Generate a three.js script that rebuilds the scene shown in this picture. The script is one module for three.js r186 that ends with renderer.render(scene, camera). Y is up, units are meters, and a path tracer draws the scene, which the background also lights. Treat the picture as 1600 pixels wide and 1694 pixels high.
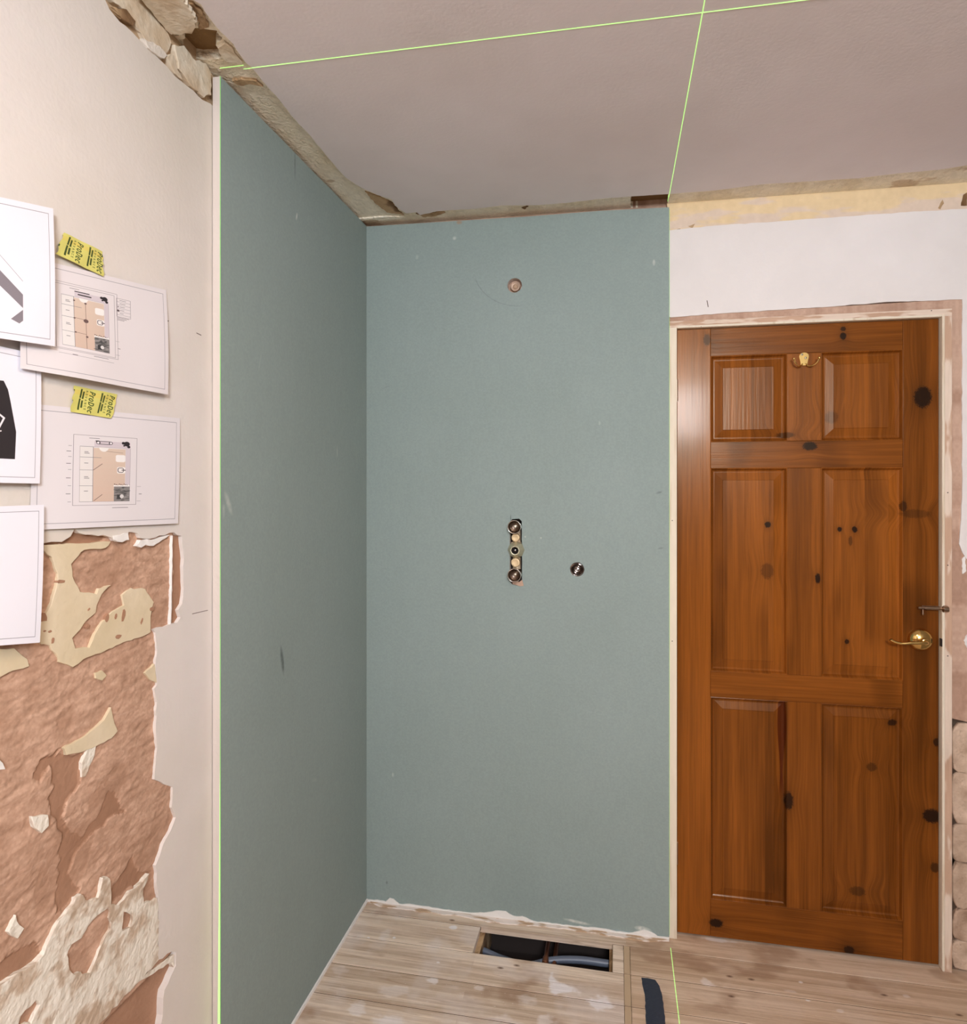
import * as THREE from 'three';
import { RectAreaLightUniformsLib } from 'three/addons/lights/RectAreaLightUniformsLib.js';
import { mergeGeometries } from 'three/addons/utils/BufferGeometryUtils.js';
import { RoundedBoxGeometry } from 'three/addons/geometries/RoundedBoxGeometry.js';

// ---------------------------------------------------------------- camera, sky, lamps, exposure
const W = 1600, H = 1694, F = 1110, CX = 800, HORIZON = 802;
const YAW = Math.atan(220 / F), EYE = new THREE.Vector3(0, 1.46, 2.229);
const scene = new THREE.Scene();
const camera = new THREE.PerspectiveCamera(2 * Math.atan(H / 2 / F) * 180 / Math.PI, W / H, 0.02, 40);
camera.position.copy(EYE); camera.rotation.y = YAW;
camera.setViewOffset(W, H, 0, H / 2 - HORIZON, W, H);
camera.updateProjectionMatrix();
const renderer = new THREE.WebGLRenderer({ antialias: true });
renderer.setSize(W, H); renderer.shadowMap.enabled = true;
renderer.toneMapping = THREE.LinearToneMapping; renderer.toneMappingExposure = 1.36;
scene.background = new THREE.Color(0.25, 0.3, 0.38);
RectAreaLightUniformsLib.init();
const LAMP = { x: 0.1, z: 1.65, size: 0.34, power: 14.5, color: [1.0, 0.80, 0.64] };
const DAY = { x: 0.41, y: 2.05, w: 0.58, h: 0.40, z: 3.38, power: 66.0, color: [0.86, 0.92, 1.0] };
{
  const l = new THREE.RectAreaLight(new THREE.Color().setRGB(...LAMP.color), LAMP.power, LAMP.size, LAMP.size);
  l.position.set(LAMP.x, 2.29, LAMP.z); l.lookAt(LAMP.x, 0, LAMP.z + 0.0001); l.name = 'ceiling_panel_light'; scene.add(l);
  const d = new THREE.RectAreaLight(new THREE.Color().setRGB(...DAY.color), DAY.power, DAY.w, DAY.h);
  d.position.set(DAY.x, DAY.y, DAY.z - 0.02); d.lookAt(DAY.x, DAY.y, 0); d.name = 'window_daylight'; scene.add(d);
}

// ---------------------------------------------------------------- helpers
const V3 = (x, y, z) => new THREE.Vector3(x, y, z);
const cy = Math.cos(YAW), sy = Math.sin(YAW);
function ray(u, v) { const x = (u - CX) / F, y = (HORIZON - v) / F; return V3(cy * x - sy, y, -sy * x - cy); }
const hit = (u, v, k, val) => { const r = ray(u, v); return r.multiplyScalar((val - EYE[k]) / r[k]).add(EYE); };
const onX = (u, v, x) => hit(u, v, 'x', x), onY = (u, v, y) => hit(u, v, 'y', y), onZ = (u, v, z) => hit(u, v, 'z', z);
const CEIL0 = 2.3627, TILT = -0.0086;
function onCeil(u, v, dy = 0) { const r = ray(u, v); const t = (CEIL0 + dy - EYE.y) / (r.y - TILT * r.x); return r.multiplyScalar(t).add(EYE); }
function rng(seed) { let a = seed >>> 0; return () => { a = (a + 0x6D2B79F5) | 0; let t = Math.imul(a ^ (a >>> 15), 1 | a); t = (t + Math.imul(t ^ (t >>> 7), 61 | t)) ^ t; return ((t ^ (t >>> 14)) >>> 0) / 4294967296; }; }
const P = new Uint8Array(1024), PV = new Float32Array(1024); { const r = rng(77); for (let i = 0; i < 512; i++) { P[i] = P[i + 512] = Math.floor(r() * 256); PV[i] = PV[i + 512] = r(); } }
function noise(x, y) {
  const xi = Math.floor(x), yi = Math.floor(y); let fx = x - xi, fy = y - yi; fx = fx * fx * (3 - 2 * fx); fy = fy * fy * (3 - 2 * fy);
  const X = xi & 255, Y = yi & 255, a = P[X] + Y, b = P[X + 1] + Y;
  const n00 = PV[a], n10 = PV[b], n01 = PV[a + 1], n11 = PV[b + 1];
  return (n00 * (1 - fx) + n10 * fx) * (1 - fy) + (n01 * (1 - fx) + n11 * fx) * fy;
}
function fbm(x, y, o = 4) { let s = 0, a = 0.5, t = 0; for (let i = 0; i < o; i++) { s += a * noise(x, y); t += a; x = x * 2.03 + 17.3; y = y * 2.03 + 9.1; a *= 0.5; } return s / t; }
const clamp = (x, a = 0, b = 1) => Math.min(b, Math.max(a, x));
const sst = (a, b, x) => { const t = clamp((x - a) / (b - a)); return t * t * (3 - 2 * t); };
const mix3 = (a, b, t) => [a[0] + (b[0] - a[0]) * t, a[1] + (b[1] - a[1]) * t, a[2] + (b[2] - a[2]) * t];
// textures: f(x, y) in metres -> [r, g, b] 0..255 (sRGB) or a number 0..1 (height); the texture covers x0..x0+w, y0..y0+h
function dataTex(nx, ny, w, h, f, x0 = 0, y0 = 0) {
  const d = new Uint8Array(nx * ny * 4); let srgb = true;
  for (let j = 0; j < ny; j++) for (let i = 0; i < nx; i++) {
    const c = f(x0 + (i + 0.5) / nx * w, y0 + (j + 0.5) / ny * h), o = (j * nx + i) * 4;
    if (typeof c === 'number') { srgb = false; d[o] = d[o + 1] = d[o + 2] = clamp(c) * 255; } else { d[o] = clamp(c[0], 0, 255); d[o + 1] = clamp(c[1], 0, 255); d[o + 2] = clamp(c[2], 0, 255); }
    d[o + 3] = 255;
  }
  const t = new THREE.DataTexture(d, nx, ny); t.magFilter = t.minFilter = THREE.LinearFilter; t.wrapS = t.wrapT = THREE.MirroredRepeatWrapping;
  if (srgb) t.colorSpace = THREE.SRGBColorSpace;
  t.repeat.set(1 / w, 1 / h); t.offset.set(-x0 / w, -y0 / h); t.needsUpdate = true; return t;
}
function canvasTex(w, h, draw) { const c = document.createElement('canvas'); c.width = w; c.height = h; draw(c.getContext('2d'), w, h); const t = new THREE.CanvasTexture(c); t.colorSpace = THREE.SRGBColorSpace; t.wrapS = t.wrapT = THREE.ClampToEdgeWrapping; return t; }
const std = (o) => new THREE.MeshStandardMaterial({ side: THREE.DoubleSide, roughness: 0.9, ...o });
const col = (r, g, b) => new THREE.Color().setRGB(r / 255, g / 255, b / 255, THREE.SRGBColorSpace);
const used = {};
function numbered(n) { const k = used[n] = (used[n] ?? -1) + 1; return k ? n + '_' + String(k).padStart(3, '0') : n; }
function mesh(name, geo, mat, parent) {
  const m = new THREE.Mesh(geo, mat); m.castShadow = m.receiveShadow = true;
  if (parent) { const c = parent.userData.counts ??= {}; void c; m.name = partName(parent, name); parent.add(m); } else { m.name = numbered(name); scene.add(m); }
  return m;
}
const partCount = new Map();
function partName(p, n) { if (!partCount.has(p)) partCount.set(p, {}); const c = partCount.get(p), k = c[n] = (c[n] ?? -1) + 1; delete p.userData.counts; return k ? n + '_' + String(k).padStart(3, '0') : n; }
function group(name, pos = [0, 0, 0]) { const g = new THREE.Group(); g.name = numbered(name); g.position.set(...pos); scene.add(g); return g; }
function sub(name, parent, pos = [0, 0, 0]) { const g = new THREE.Group(); g.name = partName(parent, name); g.position.set(...pos); parent.add(g); return g; }
function tag(o, label, category, grp) { Object.assign(o.userData, { label, category }); if (grp) o.userData.group = grp; return o; }
function struct(o, label) { o.userData.kind = 'structure'; if (label) o.userData.label = label; return o; }
function ragged(pts, step, amp, seed) {
  const r = rng(seed), out = [];
  for (let i = 0; i < pts.length; i++) {
    const a = pts[i], b = pts[(i + 1) % pts.length], L = Math.hypot(b[0] - a[0], b[1] - a[1]), n = Math.max(1, Math.min(60, Math.round(L / step)));
    for (let k = 0; k < n; k++) { const t = k / n, j = k ? amp : amp * 0.3; out.push([a[0] + (b[0] - a[0]) * t + (r() - 0.5) * 2 * j, a[1] + (b[1] - a[1]) * t + (r() - 0.5) * 2 * j]); }
  }
  return out;
}
function shapeOf(pts, holes = []) { const s = new THREE.Shape(pts.map(p => new THREE.Vector2(...p))); for (const h of holes) s.holes.push(new THREE.Path(h.map(p => new THREE.Vector2(...p)))); return s; }
// faces: 'z' looks to +z, 'x' looks to +x (points are [z, y]), 'down' looks down (points are [x, z]), 'up' looks up (points are [x, z])
function slab(pts, holes, back, front, face, bevel = 0) {
  const m = face === 'x' ? p => [-p[0], p[1]] : face === 'up' ? p => [p[0], -p[1]] : p => p;
  const depth = Math.abs(front - back);
  const g = new THREE.ExtrudeGeometry(shapeOf(pts.map(m), holes.map(h => h.map(m))), bevel ? { depth: depth - bevel, bevelEnabled: true, bevelThickness: bevel, bevelSize: bevel, bevelOffset: -bevel, bevelSegments: 2, steps: 1 } : { depth, bevelEnabled: false, steps: 1 });
  if (face === 'x') g.rotateY(Math.PI / 2).translate(back, 0, 0);
  else if (face === 'down') g.rotateX(Math.PI / 2).translate(0, back, 0);
  else if (face === 'up') g.rotateX(-Math.PI / 2).translate(0, back, 0);
  else g.translate(0, 0, back);
  return planarUV(g, face);
}
function planarUV(g, face) {
  const p = g.attributes.position, n = g.attributes.normal, uv = new Float32Array(p.count * 2);
  for (let i = 0; i < p.count; i++) {
    const x = p.getX(i), y = p.getY(i), z = p.getZ(i); let a, b;
    if (face === 'x') { a = z; b = y; } else if (face === 'z') { a = x; b = y; } else { a = x; b = z; }
    if (n) { const nx = Math.abs(n.getX(i)), ny = Math.abs(n.getY(i)), nz = Math.abs(n.getZ(i)); const main = face === 'x' ? nx : face === 'z' ? nz : ny; if (main < 0.3) { a += (face === 'x' ? x : face === 'z' ? z : y); b += (face === 'x' ? x : face === 'z' ? z : y); } }
    uv[2 * i] = a; uv[2 * i + 1] = b;
  }
  g.setAttribute('uv', new THREE.BufferAttribute(uv, 2)); return g;
}
const box = (x0, x1, y0, y1, z0, z1, face = 'z', r = 0) => { const g = r ? new RoundedBoxGeometry(x1 - x0, y1 - y0, z1 - z0, 2, r) : new THREE.BoxGeometry(x1 - x0, y1 - y0, z1 - z0); g.translate((x0 + x1) / 2, (y0 + y1) / 2, (z0 + z1) / 2); return planarUV(g, face); };
const circle = (x, y, r, n = 40, wob = 0, seed = 1) => { const q = rng(seed); return Array.from({ length: n }, (_, i) => { const a = i / n * Math.PI * 2, rr = r * (1 + (q() - 0.5) * wob); return [x + rr * Math.cos(a), y + rr * Math.sin(a)]; }); };
const lathe = (prof, n = 40) => new THREE.LatheGeometry(prof.map(p => new THREE.Vector2(...p)), n);
const tube = (pts, r, n = 24, m = 10) => new THREE.TubeGeometry(new THREE.CatmullRomCurve3(pts.map(p => V3(...p))), n, r, m);

// ---------------------------------------------------------------- materials
const bumpFine = dataTex(512, 512, 0.5, 0.5, (x, y) => fbm(x * 180, y * 180, 3) * 0.6 + fbm(x * 30, y * 30, 3) * 0.4);
const bumpRough = dataTex(512, 512, 0.4, 0.4, (x, y) => { const a = fbm(x * 60, y * 60, 5), b = fbm(x * 160 + 3, y * 160, 3); return a * 0.65 + b * 0.35; });
const bumpStipple = dataTex(512, 512, 0.3, 0.3, (x, y) => sst(0.35, 0.7, fbm(x * 150, y * 150, 3)));
const SKIM = (base, seed, warm) => dataTex(512, 512, 2.4, 2.4, (x, y) => { const n = fbm(x * 2.2 + seed, y * 2.2, 4) - 0.5, m = fbm(x * 14 + seed, y * 14, 3) - 0.5; return [base[0] + n * 14 + m * 6, base[1] + n * 16 + m * 6, base[2] + n * (16 + warm) + m * 6]; });
// where the rough coat still stands on the smooth trowelled one (0..1, sharp edged), over the left wall's (z, y)
const L0 = (u, v) => { const p = onX(u, v, -0.885); return [p.z, p.y]; };
const FLATS = [
  [[88, 1250], [138, 1250], [137, 1290], [122, 1310], [107, 1330], [104, 1360], [116, 1380], [134, 1384], [150, 1365], [165, 1345], [175, 1322], [180, 1308], [187, 1308], [200, 1328], [212, 1345], [190, 1352], [160, 1378], [135, 1400], [122, 1420], [115, 1450], [130, 1478], [110, 1500], [93, 1515], [92, 1480], [95, 1440], [104, 1400], [88, 1350], [85, 1300]],
  [[218, 1420], [232, 1440], [252, 1440], [230, 1465], [205, 1480], [185, 1498], [184, 1470], [205, 1440]],
  [[286, 870], [320, 870], [320, 1045], [284, 1045]], [[-40, 1620], [0, 1590], [60, 1550], [72, 1580], [40, 1610], [-40, 1650]], [[60, 870], [210, 870], [190, 895], [70, 904]], [[108, 1235], [88, 1260], [70, 1290], [60, 1280], [84, 1245]],
].map(f => f.map(p => L0(...p)));
function inside(pts, x, y) { let c = false; for (let i = 0, j = pts.length - 1; i < pts.length; j = i++) { const a = pts[i], b = pts[j]; if ((a[1] > y) !== (b[1] > y) && x < (b[0] - a[0]) * (y - a[1]) / (b[1] - a[1]) + a[0]) c = !c; } return c; }
const RAISED = (z, y) => { if (y < 0.505 || y > 1.5) return 0.2; const wz = z + (fbm(z * 45, y * 45, 3) - 0.5) * 0.022, wy = y + (fbm(z * 45 + 9, y * 45 + 4, 3) - 0.5) * 0.022; for (const f of FLATS) if (inside(f, wz, wy)) return 0; return 0.65 + 0.35 * sst(0.4, 0.46, fbm(wz * 11 + 3, wy * 11, 2)); };
const M = {
  skimLeft: std({ map: SKIM([226, 215, 205], 3, 12), bumpMap: bumpFine, bumpScale: 0.0006, roughness: 0.62 }),
  ceiling: std({ map: SKIM([230, 219, 217], 9, 4), bumpMap: bumpFine, bumpScale: 0.0004, roughness: 0.8 }),
  skimBack: std({ map: SKIM([232, 224, 219], 14, 4), bumpMap: bumpFine, bumpScale: 0.0006, roughness: 0.75 }),
  greyWall: std({ color: col(158, 152, 144), bumpMap: bumpFine, bumpScale: 0.001 }),
  plain: std({ color: col(226, 220, 212), roughness: 0.9 }),
  render: std({
    map: dataTex(700, 2048, 0.75, 2.2, (x, y) => {
      const k = RAISED(x, y), n = fbm(x * 7, y * 7, 4) - 0.5, m = fbm(x * 40, y * 110, 4) - 0.5, q = fbm(x * 260, y * 260, 2) - 0.5;
      let c = mix3([166, 124, 97], [194, 154, 128], k); if (y > 1.6) c = [196, 166, 132]; c = c.map(v => v + n * 22 + (m * 42 + q * 20) * (0.12 + k * 0.88));
      const sc = Math.abs(fbm(x * 9 + y * 2, y * 34 + 4, 3) - 0.5); if (k > 0.5) c = mix3(c, [214, 178, 156], sst(0.010, 0.0, sc) * 0.4);
      return c;
    }, 0.82, 0.3), bumpMap: bumpRough, bumpScale: 0.0022, roughness: 0.95
  }),
  renderChip: std({ color: col(170, 126, 98), bumpMap: bumpRough, bumpScale: 0.002 }),
  cream: std({ map: dataTex(512, 512, 1, 1, (x, y) => { const n = fbm(x * 10, y * 10, 4) - 0.5, m = fbm(x * 60, y * 60, 3) - 0.5; return [222 + n * 20 + m * 8, 203 + n * 22 + m * 8, 170 + n * 34 + m * 8]; }), bumpMap: bumpFine, bumpScale: 0.0008, roughness: 0.6 }),
  roughWhite: std({ map: dataTex(512, 512, 0.8, 0.8, (x, y) => { const n = fbm(x * 14, y * 30, 4), m = fbm(x * 80, y * 80, 3); return mix3([198, 174, 150], [236, 226, 210], sst(0.3, 0.55, n * 0.6 + m * 0.4)); }), bumpMap: bumpRough, bumpScale: 0.005, roughness: 0.9 }),
  white: std({ color: col(238, 232, 226), bumpMap: bumpRough, bumpScale: 0.002 }),
  residue: std({ map: dataTex(512, 128, 1.2, 0.1, (x, y) => { const n = fbm(x * 20, y * 60, 4); return mix3([190, 158, 128], [236, 222, 212], sst(0.36, 0.55, n)); }), bumpMap: bumpRough, bumpScale: 0.002 }),
  boardEdge: std({ color: col(212, 198, 188), bumpMap: bumpRough, bumpScale: 0.001 }),
  beige: std({ map: dataTex(512, 512, 1, 1, (x, y) => { const n = fbm(x * 9, y * 9, 4), m = fbm(x * 70, y * 70, 3); let c = mix3([236, 222, 196], [244, 233, 212], sst(0.35, 0.62, n)); const b = sst(0.70, 0.76, fbm(x * 12 + 30, y * 12, 4)); c = mix3(c, [184, 152, 118], b * 0.5); return c.map(v => v + (m - 0.5) * 26); }), bumpMap: bumpStipple, bumpScale: 0.0018, roughness: 0.95 }),
  chunk: std({ map: dataTex(512, 512, 0.6, 0.6, (x, y) => { const n = fbm(x * 16, y * 16, 4), m = fbm(x * 90, y * 90, 3); return mix3([206, 182, 152], [226, 212, 190], sst(0.3, 0.65, n)).map(v => v + (m - 0.5) * 20); }), bumpMap: bumpRough, bumpScale: 0.003 }),
  chunkPale: std({ color: col(226, 214, 200), bumpMap: bumpRough, bumpScale: 0.004 }),
  oldBrown: std({ map: dataTex(512, 512, 0.6, 0.6, (x, y) => { const n = fbm(x * 20, y * 20, 5), m = fbm(x * 90, y * 90, 3); return mix3([120, 88, 56], [188, 156, 118], sst(0.32, 0.66, n)).map(v => v + (m - 0.5) * 24); }), bumpMap: bumpRough, bumpScale: 0.005 }),
  yellowCream: std({ map: dataTex(512, 128, 1, 0.1, (x, y) => { const n = fbm(x * 9, y * 40, 4), m = fbm(x * 60, y * 60, 3); return mix3([232, 206, 164], [226, 204, 184], sst(0.44, 0.60, n + (2.318 - y) * 4)).map(v => v + (m - 0.5) * 14); }, 0.16, 2.275), bumpMap: bumpFine, bumpScale: 0.001 }),
  barePlaster: std({ map: dataTex(512, 1024, 0.5, 1, (x, y) => { const n = fbm(x * 16, y * 14, 4), m = fbm(x * 120, y * 80, 3); return mix3([178, 142, 120], [198, 164, 142], sst(0.32, 0.66, n)).map(v => v + (m - 0.5) * 20); }), bumpMap: bumpRough, bumpScale: 0.002 }),
  stone: [[182, 152, 128], [196, 168, 144], [170, 144, 122]].map((c, i) => std({ map: dataTex(128, 128, 0.3, 0.3, (x, y) => { const n = fbm(x * 30 + i * 9, y * 30, 4) - 0.5; return c.map(v => v + n * 70); }), bumpMap: bumpRough, bumpScale: 0.006 })),
  mortar: std({ color: col(128, 106, 88), bumpMap: bumpRough, bumpScale: 0.006 }),
  frame: std({ map: dataTex(512, 1024, 0.4, 0.8, (x, y) => { const n = fbm(x * 40, y * 6, 4), m = fbm(x * 200, y * 14, 3), k = sst(0.5, 0.6, fbm(x * 30 + 8, y * 7, 4)); return mix3([226, 204, 184], [190, 150, 122], k * 0.8).map(v => v + (n - 0.5) * 20 + (m - 0.5) * 14); }), bumpMap: bumpFine, bumpScale: 0.001, roughness: 0.8 }),
  frameAcross: std({ map: dataTex(1024, 256, 0.8, 0.1, (x, y) => { const n = fbm(x * 6, y * 60, 4), m = fbm(x * 14, y * 300, 3), k = sst(0.5, 0.6, fbm(x * 9 + 8, y * 50, 4)); return mix3([226, 204, 184], [190, 150, 122], k * 0.8).map(v => v + (n - 0.5) * 20 + (m - 0.5) * 14); }, 0, 1.93), bumpMap: bumpFine, bumpScale: 0.001, roughness: 0.8 }),
  framePaint: std({ map: dataTex(256, 512, 0.3, 0.8, (x, y) => { const m = fbm(x * 90, y * 20, 3), k = sst(0.56, 0.8, fbm(x * 60, y * 4, 4)); return mix3([232, 218, 196], [214, 192, 164], k).map(v => v + (m - 0.5) * 10); }), roughness: 0.7 }),
  chrome: std({ color: col(176, 168, 164), metalness: 1, roughness: 0.10 }),
  chromeBright: std({ color: col(226, 220, 214), metalness: 1, roughness: 0.16 }),
  bowl: std({ color: col(150, 136, 128), metalness: 1, roughness: 0.24 }),  // darker copy of the collar chrome paints the shade inside its cups
  nickel: std({ color: col(188, 178, 160), metalness: 1, roughness: 0.32 }),
  brass: std({ color: col(232, 196, 124), metalness: 1, roughness: 0.14 }),
  brassPale: std({ color: col(222, 194, 152), metalness: 0.3, roughness: 0.5 }),
  bronze: std({ color: col(176, 150, 128), metalness: 1, roughness: 0.28 }),
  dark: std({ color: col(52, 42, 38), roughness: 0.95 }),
  darkHole: std({ color: col(140, 108, 68), bumpMap: bumpRough, bumpScale: 0.004 }),
  pencil: std({ color: col(120, 104, 96) }),
  jointShade: std({ color: col(92, 66, 50) }),  // dark tone painted for the shaded gaps between floorboards
  copper: std({ color: col(150, 100, 74), metalness: 1, roughness: 0.4 }),
  blackPipe: std({ color: col(96, 104, 120), roughness: 0.35 }),
  tapeBlack: std({ color: col(44, 50, 66), roughness: 0.42, bumpMap: bumpRough, bumpScale: 0.002 }),
  laser: std({ color: col(150, 240, 120), emissive: new THREE.Color(0.62, 1.0, 0.32), emissiveIntensity: 0.62 }),  // glowing colour stands in for projected laser light
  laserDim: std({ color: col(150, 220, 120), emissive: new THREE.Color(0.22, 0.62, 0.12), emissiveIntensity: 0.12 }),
};

// ================================================================ SETTING
const XL = -0.8810, XB = -0.8600, ZE = 0.886, ROOM_R = 1.085, ROOM_F = 3.40, TOP = 2.372;
// ---------------------------------------------------------------- left wall
const wallLeft = struct(group('wall_left'), 'left wall, painted plaster with a large patch hacked back to brown render');
const L = (u, v) => { const p = onX(u, v, XL); return [p.z, p.y]; };
const Ls = (...a) => a.map(p => L(...p));
mesh('masonry', box(-1.1, -0.905, 0, 2.55, -0.2, ROOM_F + 0.2, 'x'), M.plain, wallLeft);
{ // brown base coat: an uneven face, finest where it shows
  const axis = (parts) => { const o = [parts[0][0]]; for (const [a, b, d] of parts) { const n = Math.round((b - a) / d); for (let i = 1; i <= n; i++) o.push(a + (b - a) * i / n); } return o; };
  const Z = axis([[0, 0.8, 0.04], [0.8, 0.96, 0.01], [0.96, 1.46, 0.0026], [1.46, 2.3, 0.012], [2.3, ROOM_F, 0.05]]), Y = axis([[0, 0.36, 0.03], [0.36, 1.40, 0.0026], [1.40, 2.12, 0.03], [2.12, 2.42, 0.006]]);
  const pos = [], idx = [], nz = Z.length - 1, ny = Y.length - 1;
  for (let j = 0; j <= ny; j++) for (let i = 0; i <= nz; i++) {
    const z = Z[i], y = Y[j], k = RAISED(z, y);
    const big = fbm(z * 9 + 5, y * 9 + z * 4, 3) - 0.5, rid = 1 - Math.abs(2 * fbm(z * 14 + y * 5, y * 46, 4) - 1), fine = fbm(z * 70, y * 120, 3) - 0.5;
    let d = -0.0025 + big * 0.004 + k * (0.0026 + (rid - 0.7) * 0.0034 + fine * 0.0024);
    if (y < 0.51) d -= 0.006; // the lowest band was hacked deeper
    pos.push(-0.8868 + clamp(d, -0.010, 0.0040), y, z);
    if (i < nz && j < ny) { const a = j * (nz + 1) + i, b = a + 1, c = a + nz + 1, e = c + 1; idx.push(a, c, b, b, c, e); }
  }
  const g = new THREE.BufferGeometry(); g.setAttribute('position', new THREE.Float32BufferAttribute(pos, 3)); g.setIndex(idx); g.computeVertexNormals();
  mesh('base_render', planarUV(g, 'x'), M.render, wallLeft);
}
const hole = ragged([
  ...Ls([-420, 905], [-80, 900], [0, 900], [72, 898], [85.5, 896], [102, 897], [116.5, 887], [124, 874], [141, 885], [171, 885], [185, 890], [188, 895], [211, 894], [213, 880], [228, 882], [231, 890], [248, 891], [280, 882], [288, 881], [301, 887], [304, 924], [304, 974], [301, 999], [295, 1009], [299, 1021], [293, 1031], [283, 1032], [253, 1041], [257, 1046], [260, 1078], [258, 1091], [257, 1108], [260, 1133], [255, 1140], [260, 1162], [258, 1197], [260, 1237], [255.5, 1289], [264.6, 1293], [286, 1302], [284, 1336], [291, 1352], [287, 1363], [270, 1397], [258, 1431], [259, 1460], [262, 1486], [262, 1588], [284, 1575], [291, 1575], [291, 1598], [283, 1614], [272.5, 1638], [267, 1693], [262, 1800], [258, 1900]), [1.4, 0.18], [2.3, 0.2], [2.5, 1.3]], 0.016, 0.0022, 5);
const skimTop = Ls([348, 171], [335, 165], [320, 150], [301, 135], [290, 126], [275, 109], [258, 92], [239, 77], [219, 54], [198, 36], [181, 15], [170, -8]);
const lastTop = skimTop[skimTop.length - 1];
const topRag = ragged([...skimTop, [1.5, lastTop[1] + 0.01], [ROOM_F, lastTop[1] + 0.015], [ROOM_F, 0], [0.872, 0], [0.872, skimTop[0][1]]], 0.02, 0.0018, 6);
mesh('skim_plaster', slab(topRag, [hole.filter(p => p[1] > 0.02)], -0.905, XL, 'x'), M.skimLeft, wallLeft).userData.label = 'cream painted plaster skin with a ragged edge';
const patch = (pts, t, mat, name, seed, holes = [], amp = 0.0016) => mesh(name, slab(ragged(Ls(...pts), 0.010, amp, seed), holes.map((h, i) => ragged(Ls(...h), 0.010, amp, seed + 50 + i)), -0.8905, -0.8905 + t, 'x', 0.0006), mat, wallLeft);
patch([[74, 902], [130, 899], [184, 896], [176, 907], [159, 908], [141, 909.5], [131, 919], [119, 933], [121.5, 954], [134, 979], [161, 983], [164, 974], [184, 968], [169, 984], [161, 1001], [159, 1014], [146, 1024], [134, 1041], [121, 1056], [126, 1073], [149, 1071], [159, 1048], [171, 1028], [188, 1011], [206, 1001], [203, 984], [218, 973], [241, 974], [255, 996], [250, 1019], [250, 1046], [241, 1051], [211, 1061], [174, 1077], [139, 1091], [121.5, 1104], [99, 1095.5], [94, 1081], [84, 1068], [69, 1066], [60, 1040], [82, 1009], [94, 974], [97, 949], [87, 922], [74, 911]], 0.0085, M.cream, 'paint_patch', 11);
patch([[185, 1170], [189, 1190], [196, 1210], [186, 1222], [168, 1231], [149, 1239], [130, 1246], [112, 1249], [107, 1237], [144, 1217], [174, 1190]], 0.0080, M.cream, 'paint_patch', 12);
patch([[159, 1113], [170, 1109], [178, 1118], [171, 1126], [160, 1122]], 0.008, M.cream, 'paint_patch', 13);
patch([[161, 1232], [158, 1250], [150, 1268], [144, 1284], [137, 1286], [137, 1262], [146, 1242]], 0.0075, M.roughWhite, 'paint_patch', 14);
patch([[-60, 1080], [2, 1074], [25, 1073], [47, 1090], [50, 1102], [22, 1110], [2, 1120], [-60, 1140]], 0.008, M.cream, 'paint_patch', 15);
patch([[240, 1113], [256, 1098], [260, 1130], [247, 1122]], 0.009, M.cream, 'paint_patch', 16);
patch([[52, 1350], [78, 1348], [80, 1366], [68, 1378], [55, 1368]], 0.011, M.roughWhite, 'paint_patch', 17);
patch([[-5, 1252], [4, 1262], [8, 1272], [-5, 1274]], 0.011, M.white, 'paint_patch', 18);
patch([[20, 1530], [27, 1514], [33, 1530], [41, 1536], [30, 1553], [14, 1542]], 0.009, M.roughWhite, 'paint_patch', 19);
patch([[-300, 1760], [-100, 1690], [0, 1630], [42, 1604], [71, 1580], [92, 1533], [113, 1504], [134, 1478], [141, 1491], [162, 1486], [170, 1452], [181, 1454], [183, 1496], [194, 1499], [210, 1480], [228, 1465], [246, 1445], [243, 1458], [237, 1470], [238, 1494], [259, 1486], [262, 1500], [262, 1588], [165, 1693], [60, 1806], [-200, 2080]], 0.0105, M.roughWhite, 'white_render', 20,
  [[[181, 1499], [183, 1538], [168, 1562], [149, 1609], [118, 1609], [109, 1580], [118, 1562], [134, 1551], [152, 1522]], [[204, 1507], [220, 1512], [217, 1533], [202, 1541]], [[58, 1655], [40, 1672], [30, 1694], [50, 1694], [66, 1662]]], 0.0028);
patch([[284.8, 886], [286.2, 886], [285, 960], [284.6, 1000], [283.4, 1033], [281.6, 1033], [282.6, 1000], [283.6, 960]], 0.0095, M.white, 'plaster_bead', 21, [], 0.001);
patch([[231, 893], [248, 893], [280, 885], [262, 897], [253, 903], [240, 901], [233, 906], [224, 903]], 0.011, M.white, 'paint_flake', 22);
patch([[186, 886], [211, 882], [213, 893], [202, 897], [188, 893]], 0.011, M.white, 'paint_flake', 23);
for (const [x, y, w, h, sd] of [[148, 1008, 3, 4, 1], [146, 1036, 4, 7, 2], [75, 1044, 4, 3, 3], [83, 1045, 5, 4, 4], [88, 1060, 4, 9, 5], [235, 1028, 3, 9, 6], [197, 1053, 9, 6, 7], [102, 962, 12, 5, 8], [73, 1022, 11, 11, 9], [252, 1007, 6, 6, 10], [178, 1022, 5, 12, 11], [205, 1018, 6, 16, 12], [192, 1020, 4, 10, 13]]) patch(circle(x, y, 1, 9, 0.5, sd).map(p => [x + (p[0] - x) * w * 0.6 + (p[1] - y) * -1, y + (p[1] - y) * h * 0.6]), 0.0092, M.renderChip, 'render_chip', 200 + sd, [], 0.0004);
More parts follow.
